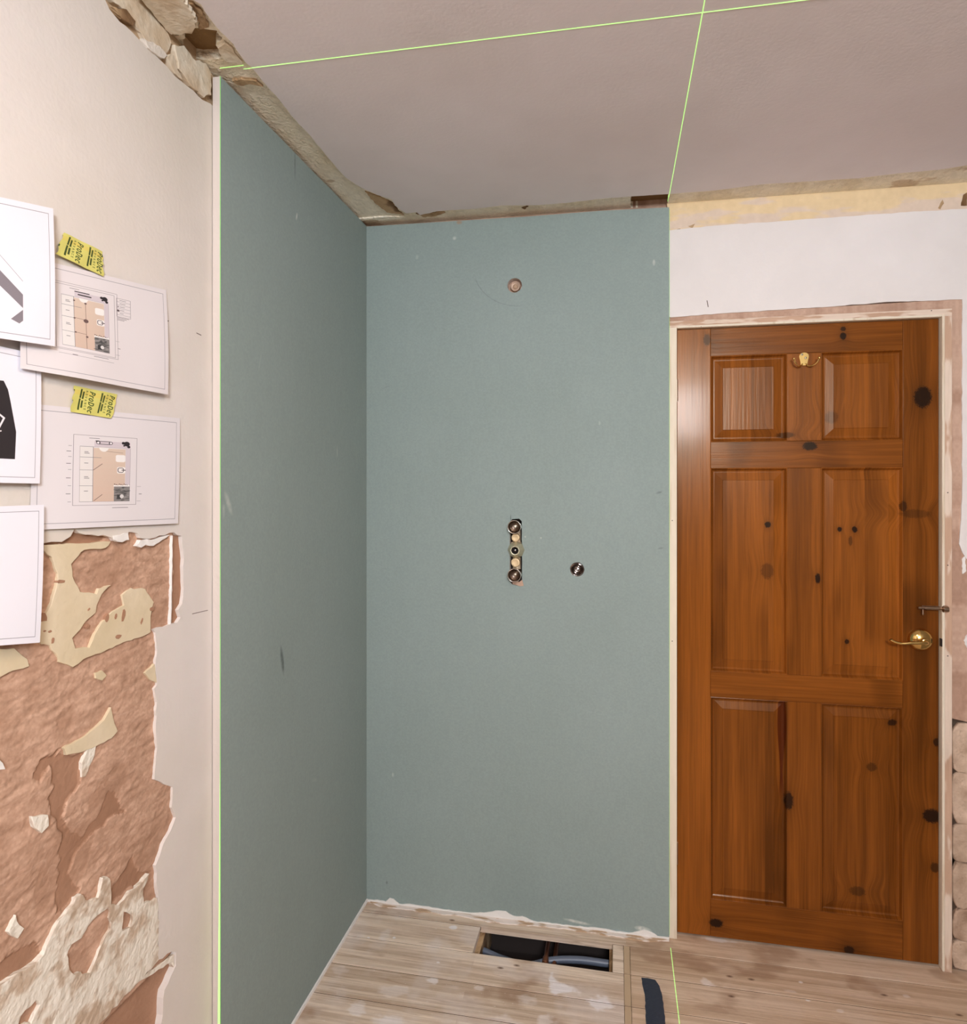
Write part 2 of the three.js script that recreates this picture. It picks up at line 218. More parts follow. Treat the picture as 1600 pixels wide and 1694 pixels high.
{ // recess of the lower brown area is one step deeper: a lip of old filler along its top
  const a = L(262, 1590), b = L(291, 1577);
  mesh('filler_lip', slab(ragged([[a[0] + 0.16, a[1] + 0.002], [a[0] + 0.05, a[1] + 0.001], [b[0], b[1] - 0.002], [b[0] + 0.001, b[1] - 0.03], [b[0] + 0.006, b[1] - 0.014], [a[0] + 0.05, a[1] - 0.004], [a[0] + 0.16, a[1] - 0.002]], 0.008, 0.0015, 24), [], -0.893, -0.8835, 'x', 0.001), M.roughWhite, wallLeft);
}
// old coving line at the top of the left wall: broken lumps of plaster
const lump = (pts, t, mat, seed, amp = 0.003) => mesh('plaster_lump', slab(ragged(Ls(...pts), 0.012, amp, seed), [], -0.890, -0.890 + t * 0.85, 'x', 0.0012), mat, wallLeft);
lump([[286, 75], [301, 76], [316, 97], [338, 106], [346, 122], [346, 158], [335, 162], [312, 142], [292, 114]], 0.017, M.chunk, 31);
lump([[186, 4], [204, 17], [212, 24], [224, 42], [239, 66], [258, 80], [270, 92], [280, 82], [283, 71], [274, 50], [259, 29], [238, 5], [226, -8], [170, -12]], 0.013, M.chunk, 32);
lump([[236, 64], [250, 70], [268, 84], [274, 92], [270, 98], [256, 90], [243, 80]], 0.0155, M.chunkPale, 33);
lump([[186, 12], [206, 16], [222, 36], [216, 42], [200, 32]], 0.016, M.oldBrown, 34);
lump([[273, 95], [285, 90], [292, 116], [300, 132], [288, 122]], 0.015, M.chunk, 35);

// green plasterboard on the left, with its white cut edge towards the room
const boardMap = (seed, scuffs) => (nx, ny, w, h, x0, y0) => dataTex(nx, ny, w, h, (x, y) => {
  const n = fbm(x * 3 + seed, y * 3, 3) - 0.5, m = fbm(x * 220 + seed, y * 220, 2) - 0.5, g = fbm(x * 40 + seed, y * 8, 3) - 0.5; let c = [145 + n * 6 + m * 9 + g * 2, 158 + n * 6 + m * 9 + g * 2, 153 + n * 7 + m * 9 + g * 2];
  for (const s of scuffs) { const ca = Math.cos(s[4]), sa = Math.sin(s[4]), dx = x - s[0], dy = y - s[1], a = (dx * ca + dy * sa) / s[2], b = (-dx * sa + dy * ca) / s[3], q = a * a + b * b; if (q < 1) c = mix3(c, s[5], (1 - q) * s[6] * (0.5 + fbm(x * 120, y * 120, 2))); }
  return c;
}, x0, y0);
{
  const sc = (u, v, a, b, r, c, k) => { const p = onX(u, v, XB); return [p.z, p.y, a, b, r, c, k]; };
  const pale = [206, 208, 200], dk = [76, 86, 84];
  const map = boardMap(4, [sc(378, 832, 0.010, 0.035, -0.5, pale, 0.5), sc(491, 358, 0.005, 0.014, 0.3, pale, 0.9), sc(558, 747, 0.006, 0.02, 0, pale, 0.4), sc(467, 1092, 0.009, 0.045, -0.2, dk, 0.7), sc(488, 272, 0.002, 0.05, 0, dk, 0.8), sc(370, 845, 0.006, 0.02, 0, pale, 0.35), sc(520, 1290, 0.03, 0.006, 0.4, pale, 0.12), sc(430, 600, 0.004, 0.03, 0.3, pale, 0.15)])(512, 1024, 0.9, 2.4, 0, 0);
  M.boardLeft = std({ map, bumpMap: bumpFine, bumpScale: 0.0003, roughness: 0.8 });
  const yb = CEIL0 - TILT * 0.86 * 0 + 0.0073 - 0.003;
  const s = sub('plasterboard', wallLeft); s.userData.label = 'tall green moisture-resistant board on the left wall';
  mesh('board_face', slab([[0, 0.004], [ZE, 0.004], [ZE, yb - 0.003], [0.72, yb - 0.0035], [0.6, yb - 0.002], [0.44, yb - 0.0025], [0.3, yb], [0, yb]], [], XB - 0.0012, XB, 'x'), M.boardLeft, s);
  mesh('board_core', box(XB - 0.0185, XB - 0.0012, 0.004, yb - 0.003, 0.0, ZE - 0.0002, 'x'), M.boardEdge, s);
  mesh('floor_sealant', box(XB - 0.002, XB + 0.006, 0, 0.008, 0.0, ZE, 'x'), M.white, wallLeft);
}

// ---------------------------------------------------------------- back wall
const wallBack = struct(group('wall_back'), 'end wall with green board on its left and plain plaster around the door');
const DX0 = 0.193, DX1 = 0.9565, DY0 = 0.008, DY1 = 1.963, DZ = -0.030, PZ = -0.0125;
const B = (u, v, z = PZ) => { const p = onZ(u, v, z); return [p.x, p.y]; };
const valveX = onZ(853, 900, 0).x;
mesh('masonry', slab([[-1.1, 0], [0.166, 0], [0.166, 2.0], [0.988, 2.0], [0.988, 0], [1.30, 0], [1.30, 2.55], [-1.1, 2.55]], [], -0.20, -0.0305, 'z'), M.barePlaster, wallBack);
{ // plaster around the door: white skim, cream strip left by the coving, bare band left by the architrave
  const bandO = [B(1107, 524), B(1110, 525), B(1200, 518), B(1350, 508.5), B(1480, 499), B(1560, 496.5), B(1592, 495)];
  const right = [[bandO[6][0], 1.42], ...[B(1591, 850), B(1587, 900), B(1593, 915), B(1600, 925)]];
  const low = B(1600, 925);
  const creamLow = [B(1107, 381), B(1200, 372), B(1300, 365), B(1400, 358), B(1500, 351), B(1600, 345)];
  mesh('skim_plaster', slab(ragged([...bandO, ...right, [1.09, low[1] + 0.01], [1.09, creamLow[5][1] - 0.005], ...creamLow.slice().reverse()], 0.02, 0.0012, 41), [], -0.030, PZ, 'z'), M.skimBack, wallBack).userData.label = 'white painted plaster above the door';
  mesh('coving_scar', slab([creamLow[0], ...creamLow.slice(1), [1.09, creamLow[5][1] - 0.005], [1.09, TOP], [0.16, TOP]], [], -0.030, PZ - 0.0015, 'z'), M.yellowCream, wallBack).userData.label = 'yellowed strip left by removed coving';
  for (const [pts, sd] of [[[[1552, 344], [1560, 330], [1562, 336], [1556, 346]], 1], [[[1590, 340], [1594, 322], [1600, 318], [1600, 340]], 2], [[[1139, 374], [1150, 370], [1146, 377]], 3], [[[1118, 380], [1126, 378], [1124, 382]], 4]]) mesh('plaster_chip', slab(ragged(pts.map(p => B(...p)), 0.008, 0.001, 42 + sd), [], PZ - 0.002, PZ - 0.0006, 'z'), M.oldBrown, wallBack);
  // bare band around the frame and down the right side
  mesh('bare_plaster', slab([[0.166, 1.985], [0.985, 1.985], [0.985, 0.76], [1.09, 0.74], [1.09, low[1] + 0.02], [bandO[6][0] + 0.004, 1.44], [bandO[6][0] + 0.004, 2.016], [0.166, 2.003]], [], -0.030, PZ - 0.004, 'z'), M.barePlaster, wallBack).userData.label = 'bare pink plaster where the architrave was removed';
  for (const [pts, sd] of [[[[1592, 925], [1597, 920], [1599, 945], [1593, 950]], 60], [[[1595, 1060], [1600, 1050], [1600, 1072]], 61]]) mesh('paint_flake', slab(ragged(pts.map(p => B(...p)), 0.006, 0.001, sd), [], PZ - 0.005, PZ - 0.001, 'z'), M.white, wallBack);
  // rubble stones showing at the lower right
  mesh('mortar', box(0.985, 1.09, 0, 0.76, -0.036, PZ - 0.018, 'z'), M.mortar, wallBack);
  const r = rng(8); let y = 0.005, row = 0;
  while (y < 0.74) {
    const h = 0.075 + r() * 0.085; let x = 0.9905 + (row % 2 ? 0 : 0);
    while (x < 1.085) { const w = Math.min(0.05 + r() * 0.06, 1.088 - x), d = -0.004 - r() * 0.010; if (w > 0.012) { const y1 = Math.min(y + h, 0.745); const pts = circle(0, 0, 1.0, 16, 0.20, 100 + Math.floor(r() * 900)).map(p => [Math.sign(p[0]) * Math.abs(p[0]) ** 0.55, Math.sign(p[1]) * Math.abs(p[1]) ** 0.55]).map(p => [x + w / 2 + p[0] * (w / 2 - 0.001) * 1.06, (y + y1) / 2 + p[1] * ((y1 - y) / 2 - 0.002) * 1.06]); mesh('stone', slab(pts, [], -0.034, PZ + d, 'z', 0.004), M.stone[Math.floor(r() * 3)], wallBack); } x += w + 0.001; }
    y += h + 0.002; row++;
  }
}
{ // green board with holes cut for the pipes
  const h1 = B(851.5, 472, 0), h2 = B(955, 942, 0), top = B(853, 862, 0), bot = B(853, 964, 0);
  const slot = ragged([[valveX - 0.020, bot[1] + 0.004], [valveX - 0.012, bot[1] - 0.006], [valveX + 0.014, bot[1] - 0.012], [valveX + 0.028, bot[1] - 0.010], [valveX + 0.022, bot[1] + 0.012], [valveX + 0.021, top[1]], [valveX + 0.012, top[1] + 0.008], [valveX - 0.012, top[1] + 0.006], [valveX - 0.020, top[1] - 0.004]], 0.012, 0.0009, 9);
  const sc = (u, v, a, b, r, c, k) => { const p = onZ(u, v, 0); return [p.x, p.y, a, b, r, c, k]; };
  const pale = [214, 214, 206], dk = [88, 96, 96];
  const list = [sc(1392 - 400, 700, 0.004, 0.01, 0, pale, 0.3), sc(752, 394, 0.008, 0.008, 0, pale, 0.6), sc(690, 425, 0.006, 0.01, 0, pale, 0.3), sc(1082, 434, 0.006, 0.012, 0, pale, 0.6), sc(760, 368, 0.012, 0.008, 0, [170, 130, 100], 0.8), sc(650, 1282, 0.004, 0.01, 0, pale, 0.4), sc(1090, 815, 0.012, 0.004, 0.3, dk, 0.5), sc(1093, 907, 0.012, 0.003, 0.2, dk, 0.4), sc(845, 857, 0.002, 0.014, 0, dk, 0.7), sc(640, 640, 0.02, 0.003, 0.3, dk, 0.12), sc(895, 415 + 475, 0.004, 0.004, 0, pale, 0.6), sc(869, 888, 0.004, 0.004, 0, pale, 0.6), sc(955, 1525, 0.05, 0.006, -0.1, pale, 0.9), sc(1064, 1537, 0.03, 0.010, -0.1, pale, 0.9), sc(640, 1460, 0.004, 0.006, 0, dk, 0.5), sc(1040, 1545, 0.06, 0.008, -0.1, [150, 168, 180], 0.6)];
  for (let i = 0; i < 14; i++) { const a = 3.5 + i * 0.09; const p = B(851, 472, 0); list.push([p[0] + Math.cos(a) * 0.16 + 0.02, p[1] + 0.09 + Math.sin(a) * 0.14 - 0.02, 0.012, 0.002, a + 1.57, dk, 0.22]); }
  const map = boardMap(31, list)(768, 1536, 1.06, 2.4, -0.88, 0);
  M.boardBack = std({ map, bumpMap: bumpFine, bumpScale: 0.0003, roughness: 0.8 });
  const s = sub('plasterboard', wallBack); s.userData.label = 'wide green moisture-resistant board with pipe holes';
  const out = [[-0.86, 0.003], [0.166, 0.002], [0.166, 2.351], [-0.05, 2.357], [-0.3, 2.357], [-0.6, 2.362], [-0.86, 2.366]];
  const holes = [circle(h1[0], h1[1], 0.0245, 40, 0.05, 3), circle(h2[0], h2[1], 0.0235, 40, 0.05, 4), slot];
  mesh('board_face', slab(out, holes, -0.0012, 0, 'z'), M.boardBack, s);
  mesh('board_core', slab(out.map(p => [p[0], p[1]]), holes, PZ - 0.015, -0.0012, 'z'), M.boardEdge, s);
  mesh('torn_paper', slab(ragged([[valveX - 0.014, bot[1] + 0.004], [valveX - 0.010, bot[1] - 0.005], [valveX + 0.014, bot[1] - 0.0115], [valveX + 0.027, bot[1] - 0.0095], [valveX + 0.0215, bot[1] + 0.010], [valveX + 0.012, bot[1] + 0.002]], 0.006, 0.0006, 19), [], -0.012, -0.0045, 'z'), M.barePlaster, wallBack);
  mesh('slot_shade', box(valveX - 0.03, valveX + 0.034, bot[1] - 0.02, top[1] + 0.015, -0.0305, -0.0290, 'z'), M.dark, wallBack);  // dark sheet paints the shade in the slot behind the valve
  // plaster droppings along the foot of the board
  const prof = [[-0.86, 0.006], [-0.82, 0.010], [-0.79, 0.008], [-0.775, 0.022], [-0.76, 0.020], [-0.74, 0.006], [-0.69, 0.010], [-0.60, 0.007], [-0.50, 0.006], [-0.44, 0.012], [-0.40, 0.024], [-0.365, 0.026], [-0.34, 0.014], [-0.31, 0.016], [-0.27, 0.005], [-0.15, 0.006], [-0.06, 0.010], [0.0, 0.006], [0.05, 0.008], [0.085, 0.022], [0.11, 0.018], [0.13, 0.007], [0.166, 0.008]];
  const rp = ragged([...prof, [0.166, 0], [-0.86, 0]], 0.012, 0.0014, 71).map(p => [p[0], Math.max(0, p[1])]);
  mesh('plaster_residue', slab(rp, [], 0, 0.004, 'z', 0.0012), M.white, wallBack);
  const fp = ragged([[-0.858, 0.001], [-0.80, 0.022], [-0.70, 0.020], [-0.60, 0.022], [-0.52, 0.016], [-0.42, 0.030], [-0.30, 0.022], [-0.2, 0.016], [0, 0.020], [0.1, 0.024], [0.166, 0.010], [0.166, 0.001]], 0.014, 0.003, 72).map(p => [p[0], Math.max(0.001, p[1])]);
  mesh('plaster_residue', slab(fp, [], 0, 0.003, 'up', 0.001), M.residue, wallBack);
}

for (const [pts, wall] of [[[[1169, 497], [1170.5, 497], [1172.5, 508], [1171, 508]], 'z'], [[[325, 550], [333, 554], [333, 555.5], [325, 551.5]], 'x'], [[[318, 1015], [344, 1009], [344, 1010], [318, 1016.2]], 'x'], [[[276, 530], [279, 530], [279, 532], [276, 532]], 'x']])
  mesh('pencil_mark', wall === 'z' ? slab(pts.map(p => B(...p)), [], PZ - 0.001, PZ + 0.0002, 'z') : slab(pts.map(p => L(...p)), [], XL - 0.001, XL + 0.0002, 'x'), M.pencil, wall === 'z' ? wallBack : wallLeft);
// ---------------------------------------------------------------- other walls (behind the viewer)
const wallRight = struct(mesh('wall_right', box(ROOM_R, ROOM_R + 0.2, 0, 2.55, -0.2, ROOM_F + 0.2, 'x'), M.greyWall));
const wx0 = DAY.x - DAY.w / 2, wx1 = DAY.x + DAY.w / 2, wy0 = DAY.y - DAY.h / 2, wy1 = DAY.y + DAY.h / 2;
struct(mesh('wall_front', slab([[-1.1, 0], [1.3, 0], [1.3, 2.55], [-1.1, 2.55]], [[[wx0, wy0], [wx0, wy1], [wx1, wy1], [wx1, wy0]]], ROOM_F, ROOM_F + 0.2, 'z'), M.greyWall));
{
  const w = struct(group('window_1'), 'frosted window behind the viewer');
  const pane = std({ color: col(230, 236, 240), emissive: new THREE.Color(0.8, 0.9, 1.0), emissiveIntensity: 1.6, roughness: 0.5 });
  mesh('pane', box(wx0, wx1, wy0, wy1, ROOM_F + 0.01, ROOM_F + 0.016), pane, w);
  const f = [box(wx0, wx1, wy0, wy0 + 0.04, ROOM_F - 0.005, ROOM_F + 0.05), box(wx0, wx1, wy1 - 0.04, wy1, ROOM_F - 0.005, ROOM_F + 0.05), box(wx0, wx0 + 0.04, wy0, wy1, ROOM_F - 0.005, ROOM_F + 0.05), box(wx1 - 0.04, wx1, wy0, wy1, ROOM_F - 0.005, ROOM_F + 0.05)];
  for (const g of f) mesh('window_frame', g, M.plain, w);
}

// ---------------------------------------------------------------- ceiling
const ceiling = struct(group('ceiling', [0, CEIL0, 0]), 'plastered ceiling with a ragged bare margin where the coving was');
ceiling.rotation.z = TILT;
const C = (u, v, dy = 0) => { const p = onCeil(u, v, dy); return [p.x, p.z]; };
const Cs = (dy, ...a) => a.map(p => C(p[0], p[1], dy));
{
  const skim = ragged([...Cs(0, [320, 0], [333, 7.5], [348, 32], [367, 54], [386, 73], [397, 90], [406, 103], [416, 111], [432, 131], [457.5, 159], [482, 191], [514, 225], [539, 256], [557, 278], [572, 294], [601, 312], [632, 325], [648, 330], [653, 338], [661, 346], [672, 353], [689, 351], [695, 356], [725, 349], [785, 345.5], [830, 340], [886, 339.5], [935, 336], [987, 329.5], [1044, 325], [1107, 321], [1156, 317], [1184, 315], [1262, 305], [1340, 300], [1421, 295], [1486, 287], [1551, 281], [1578, 277]), [0.965, 0.125], [0.985, 0.16], [0.992, 0.3], [1.0, 3.38], [-0.77, 3.38], [-0.765, 1.2]], 0.02, 0.0016, 81);
  mesh('skim_plaster', slab(skim, [], 0.008, 0, 'down'), M.ceiling, ceiling).userData.label = 'painted skim with a chipped edge';
  const holeA = ragged(Cs(0.008, [290, 57], [309, 49], [333, 47], [359, 51], [367, 62], [357, 75], [369, 96], [336, 99], [322, 96], [309, 83], [299, 69]), 0.012, 0.003, 82);
  const holeB = ragged(Cs(0.008, [1044, 325], [1106, 321], [1105, 342], [1043, 344]), 0.01, 0.0015, 83);
  const base = [[-0.90, -0.05], [1.10, -0.05], [1.10, 3.45], [-0.90, 3.45]];
  mesh('bare_margin', slab(base, [holeA, holeB], 0.030, 0.008, 'down'), M.beige, ceiling).userData.label = 'rough beige plaster left by removed coving';
  mesh('joist_board', box(-0.95, 1.2, 0.030, 0.06, -0.1, 3.5, 'down'), M.darkHole, ceiling);
  mesh('slab', box(-1.1, 1.3, 0.06, 0.2, -0.2, 3.6, 'down'), M.plain, ceiling);
  const lumpC = (pts, t, mat, seed, name = 'plaster_lump') => mesh(name, slab(ragged(Cs(0.008, ...pts), 0.008, 0.0028, seed), [], 0.009, 0.009 - t, 'down', 0.0012), mat, ceiling);
  lumpC([[243, -2], [262, 22], [283, 45], [318, 43], [326, 24], [312, 0], [300, -20], [226, -20]], 0.017, M.chunk, 84);
  lumpC([[289, 58], [297, 54], [306, 56], [306, 62], [297, 64]], 0.004, M.chunk, 85);
  lumpC([[312, 0], [320, 2], [332, 12], [340, 25], [346, 40], [330, 44], [328, 24], [316, 2]], 0.008, M.oldBrown, 87);
  lumpC([[360, 76], [372, 66], [384, 76], [396, 94], [402, 104], [378, 100], [366, 92]], 0.006, M.chunk, 88);
  lumpC([[383, 130], [398, 127], [424, 130], [436, 140], [418, 136], [398, 138]], 0.007, M.oldBrown, 89);
  lumpC([[604, 315], [632, 326], [648, 333], [660, 348], [668, 354], [640, 350], [620, 334]], 0.005, M.oldBrown, 90);
  lumpC([[593, 360], [630, 357], [668, 356], [664, 360], [598, 364]], 0.006, M.beige, 91);
  lumpC([[688, 352], [704, 352], [735, 349], [737, 351], [720, 357], [700, 358]], 0.004, M.oldBrown, 92);
  lumpC([[863, 343], [872, 340], [874, 341], [868, 346]], 0.003, M.oldBrown, 93);
}

// ---------------------------------------------------------------- floor
const floor = struct(group('floor'), 'worn pine floorboards spattered with plaster');
{
  const p = (u, v) => { const q = onY(u, v, 0); return [q.x, q.z]; };
  const blobs = [[930, 1635, 0.05, 0.028, 1], [994, 1660, 0.038, 0.03, 0.9], [713, 1622, 0.024, 0.014, 0.8], [750, 1534, 0.014, 0.012, 1], [912, 1618, 0.012, 0.03, 0.9], [650, 1640, 0.05, 0.03, 0.45], [868, 1655, 0.045, 0.028, 0.5], [790, 1634, 0.018, 0.012, 0.6], [640, 1545, 0.02, 0.04, 0.4], [592, 1668, 0.03, 0.03, 0.6], [645, 1690, 0.05, 0.03, 0.6], [1170, 1625, 0.02, 0.02, 0.6], [905, 1690, 0.03, 0.03, 0.6], [610, 1551, 0.007, 0.006, 1], [652, 1551, 0.006, 0.006, 1], [725, 1592, 0.008, 0.006, 0.9], [1165, 1530, 0.05, 0.012, 0.5], [1190, 1555, 0.06, 0.01, 0.6], [1310, 1640, 0.03, 0.008, 0.4], [1325, 1625, 0.008, 0.006, 0.8], [1336, 1655, 0.01, 0.005, 0.8], [1390, 1672, 0.014, 0.01, 0.5], [1500, 1648, 0.012, 0.008, 0.5], [560, 1605, 0.03, 0.03, 0.35], [830, 1690, 0.05, 0.03, 0.45]].map(b => { const q = p(b[0], b[1]); return [q[0], q[1], b[2], b[3], b[4]]; });
  const knots = [[1243, 1620], [1207, 1615], [1210, 1648], [1463, 1646], [1587, 1679], [828, 1601], [855, 1597], [748, 1522]].map(k => p(...k));
  const jz = [-0.20, -0.075, 0.055, 0.180, 0.306, 0.428, 0.553];
  const map = dataTex(2048, 1400, 2.05, 1.4, (x, z) => {
    let row = jz.findIndex(v => v > z); if (row < 0) row = 7 + Math.floor((z - 0.553) / 0.125);
    const right = x > 0.03 ? 1 : 0, o = row * 13.7 + right * 5.1, g = fbm(x * 2.2 + o, z * 70 + o, 4), f = fbm(x * 14 + o, z * 330, 3), d = fbm(x * 9 + 30, z * 9, 4);
    let c = mix3([200, 174, 150], [228, 206, 184], sst(0.3, 0.7, g)); c = c.map(v => v + (f - 0.5) * 26 + Math.sin(o * 3.1) * 6); const ln = Math.abs(fbm(x * 1.6 + o, z * 46 + o, 3) - 0.5); c = mix3(c, [150, 116, 90], sst(0.02, 0.0, ln) * 0.35);
    c = mix3(c, [196, 156, 118], right * 0.35);
    c = mix3(c, [150, 116, 90], sst(0.58, 0.76, fbm(x * 7 + 3, z * 12 + 9, 4)) * 0.5);
    const haze = sst(0.46, 0.7, d) * 0.42 * (1 - right * 0.75); c = mix3(c, [232, 220, 216], haze);
    const warp = fbm(x * 40, z * 40, 3) - 0.5;
    for (const b of blobs) { const q = Math.hypot((x - b[0]) / b[2], (z - b[1]) / b[3]) + warp * 1.1 + (f - 0.5) * 0.5; if (q < 1) c = mix3(c, [244, 235, 234], sst(1, 0.45, q) * b[4] * 0.9); }
    const s = noise(x * 150, z * 150); if (s > 0.955) c = mix3(c, [236, 228, 220], (s - 0.955) * 20 * (1 - right * 0.6));
    for (const k of knots) { const q = Math.hypot((x - k[0]) / 0.012, (z - k[1]) / 0.006); if (q < 1) c = mix3(c, [84, 56, 40], (1 - q) * 0.9); }
    return c;
  }, -0.92, -0.2);
  const bump = dataTex(1024, 512, 1, 0.5, (x, z) => fbm(x * 4, z * 160, 4) * 0.7 + fbm(x * 60, z * 60, 3) * 0.3);
  M.floor = std({ map, bumpMap: bump, bumpScale: 0.0016, roughness: 0.72 });
  M.joint = std({ color: col(196, 168, 136), roughness: 0.9, bumpMap: bumpRough, bumpScale: 0.001 });
  const rows = []; let z = -0.075; rows.push([-0.2, z]); for (const e of [0.055, 0.180, 0.306, 0.428]) { rows.push([z, e]); z = e; } while (z < 3.4) { rows.push([z, Math.min(z + 0.125, 3.4)]); z += 0.125; }
  const r = rng(61), gap = 0.0021;
  const board = (x0, x1, z0, z1) => mesh('floorboard', box(x0 + 0.0006, x1 - 0.0006, -0.021, -0.0002 - r() * 0.0006, z0 + gap, z1 - gap, 'up', 0.0009), M.floor, floor);
  rows.forEach(([z0, z1], i) => {
    if (i === 2) { board(-0.92, -0.440, z0, z1); board(-0.012, 0.022, z0, z1); }
    else if (i >= 3 && i <= 5) board(-0.92, 0.022, z0, z1);
    if (i >= 2 && i <= 5) { mesh('joint_strip', box(0.0225, 0.0405, -0.021, -0.0006, z0 + gap, z1 - gap, 'up'), M.joint, floor); board(0.041, ROOM_R, z0, z1); }
    else board(-0.92, ROOM_R, z0, z1);
  });
  for (const [, e] of rows) if (e < 1.2) for (const [x0, x1] of e === 0.055 || e === 0.180 ? [[-0.92, -0.44], [-0.012, ROOM_R]] : [[-0.92, ROOM_R]]) mesh('joint_shade', box(x0, x1, -0.012, -0.0030, e - gap - 0.0004, e + gap + 0.0004, 'up'), M.jointShade, floor);  // dark strips stand in for the shade in the open board gaps
  // void below the missing length of board
  mesh('joist', box(-0.50, -0.425, -0.13, -0.0215, -0.06, 0.50, 'x'), M.oldBrown, floor);
  mesh('joist', box(-0.022, 0.05, -0.13, -0.0215, -0.06, 0.50, 'x'), M.oldBrown, floor);
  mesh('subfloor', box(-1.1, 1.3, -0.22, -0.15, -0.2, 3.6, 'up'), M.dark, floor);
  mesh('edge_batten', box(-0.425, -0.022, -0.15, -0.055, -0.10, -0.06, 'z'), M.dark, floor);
}

// ---------------------------------------------------------------- door frame
const trim = struct(group('trim_1'), 'stripped softwood door frame with old paint');
mesh('frame_head', box(0.168, 0.985, 1.9655, 1.9875, -0.10, PZ + 0.0005, 'z', 0.001), M.frameAcross, trim);
mesh('frame_jamb', box(0.1665, 0.1905, 0, 1.966, -0.10, PZ + 0.0055, 'z', 0.001), M.framePaint, trim);
mesh('frame_jamb', box(0.9585, 0.985, 0, 1.966, -0.10, PZ + 0.0005, 'z', 0.001), M.frame, trim);
mesh('frame_bead', box(0.190, 0.9590, 1.9640, 1.9725, -0.05, PZ + 0.0015, 'z', 0.0035), M.framePaint, trim);
mesh('frame_bead', box(0.9580, 0.9665, 0, 1.9725, -0.05, PZ + 0.0015, 'z', 0.0035), M.framePaint, trim);
mesh('door_backing', box(0.19, 0.959, 0, 1.966, -0.10, -0.075, 'z'), M.dark, trim);  // dark sheet filling the opening behind the door
{ const g = new THREE.CylinderGeometry(0.0085, 0.0085, 0.014, 20); g.rotateZ(Math.PI / 2).translate(0.965, 1.088, -0.0065); const k = new THREE.BoxGeometry(0.012, 0.020, 0.004); k.translate(0.966, 1.088, -0.0118); mesh('bolt_keep', mergeGeometries([g, k]), M.bronze, trim).userData.label = 'small bronze keep for the door bolt'; }
mesh('latch_recess', new RoundedBoxGeometry(0.004, 0.024, 0.012, 2, 0.0015).translate(0.9578, 0.986, -0.018), M.dark, trim);
for (const [u, v] of [[1568, 815], [1568, 935], [1568, 1085], [1541, 514], [1160, 540], [1112, 861], [1112, 1060]]) { const q = onZ(u, v, PZ); mesh('nail_hole', new THREE.CylinderGeometry(0.0016, 0.0016, 0.002, 10).rotateX(Math.PI / 2).translate(q.x, q.y, PZ + (q.x < 0.3 && q.y < 1.9 ? 0.005 : 0.0003)), M.dark, trim); }

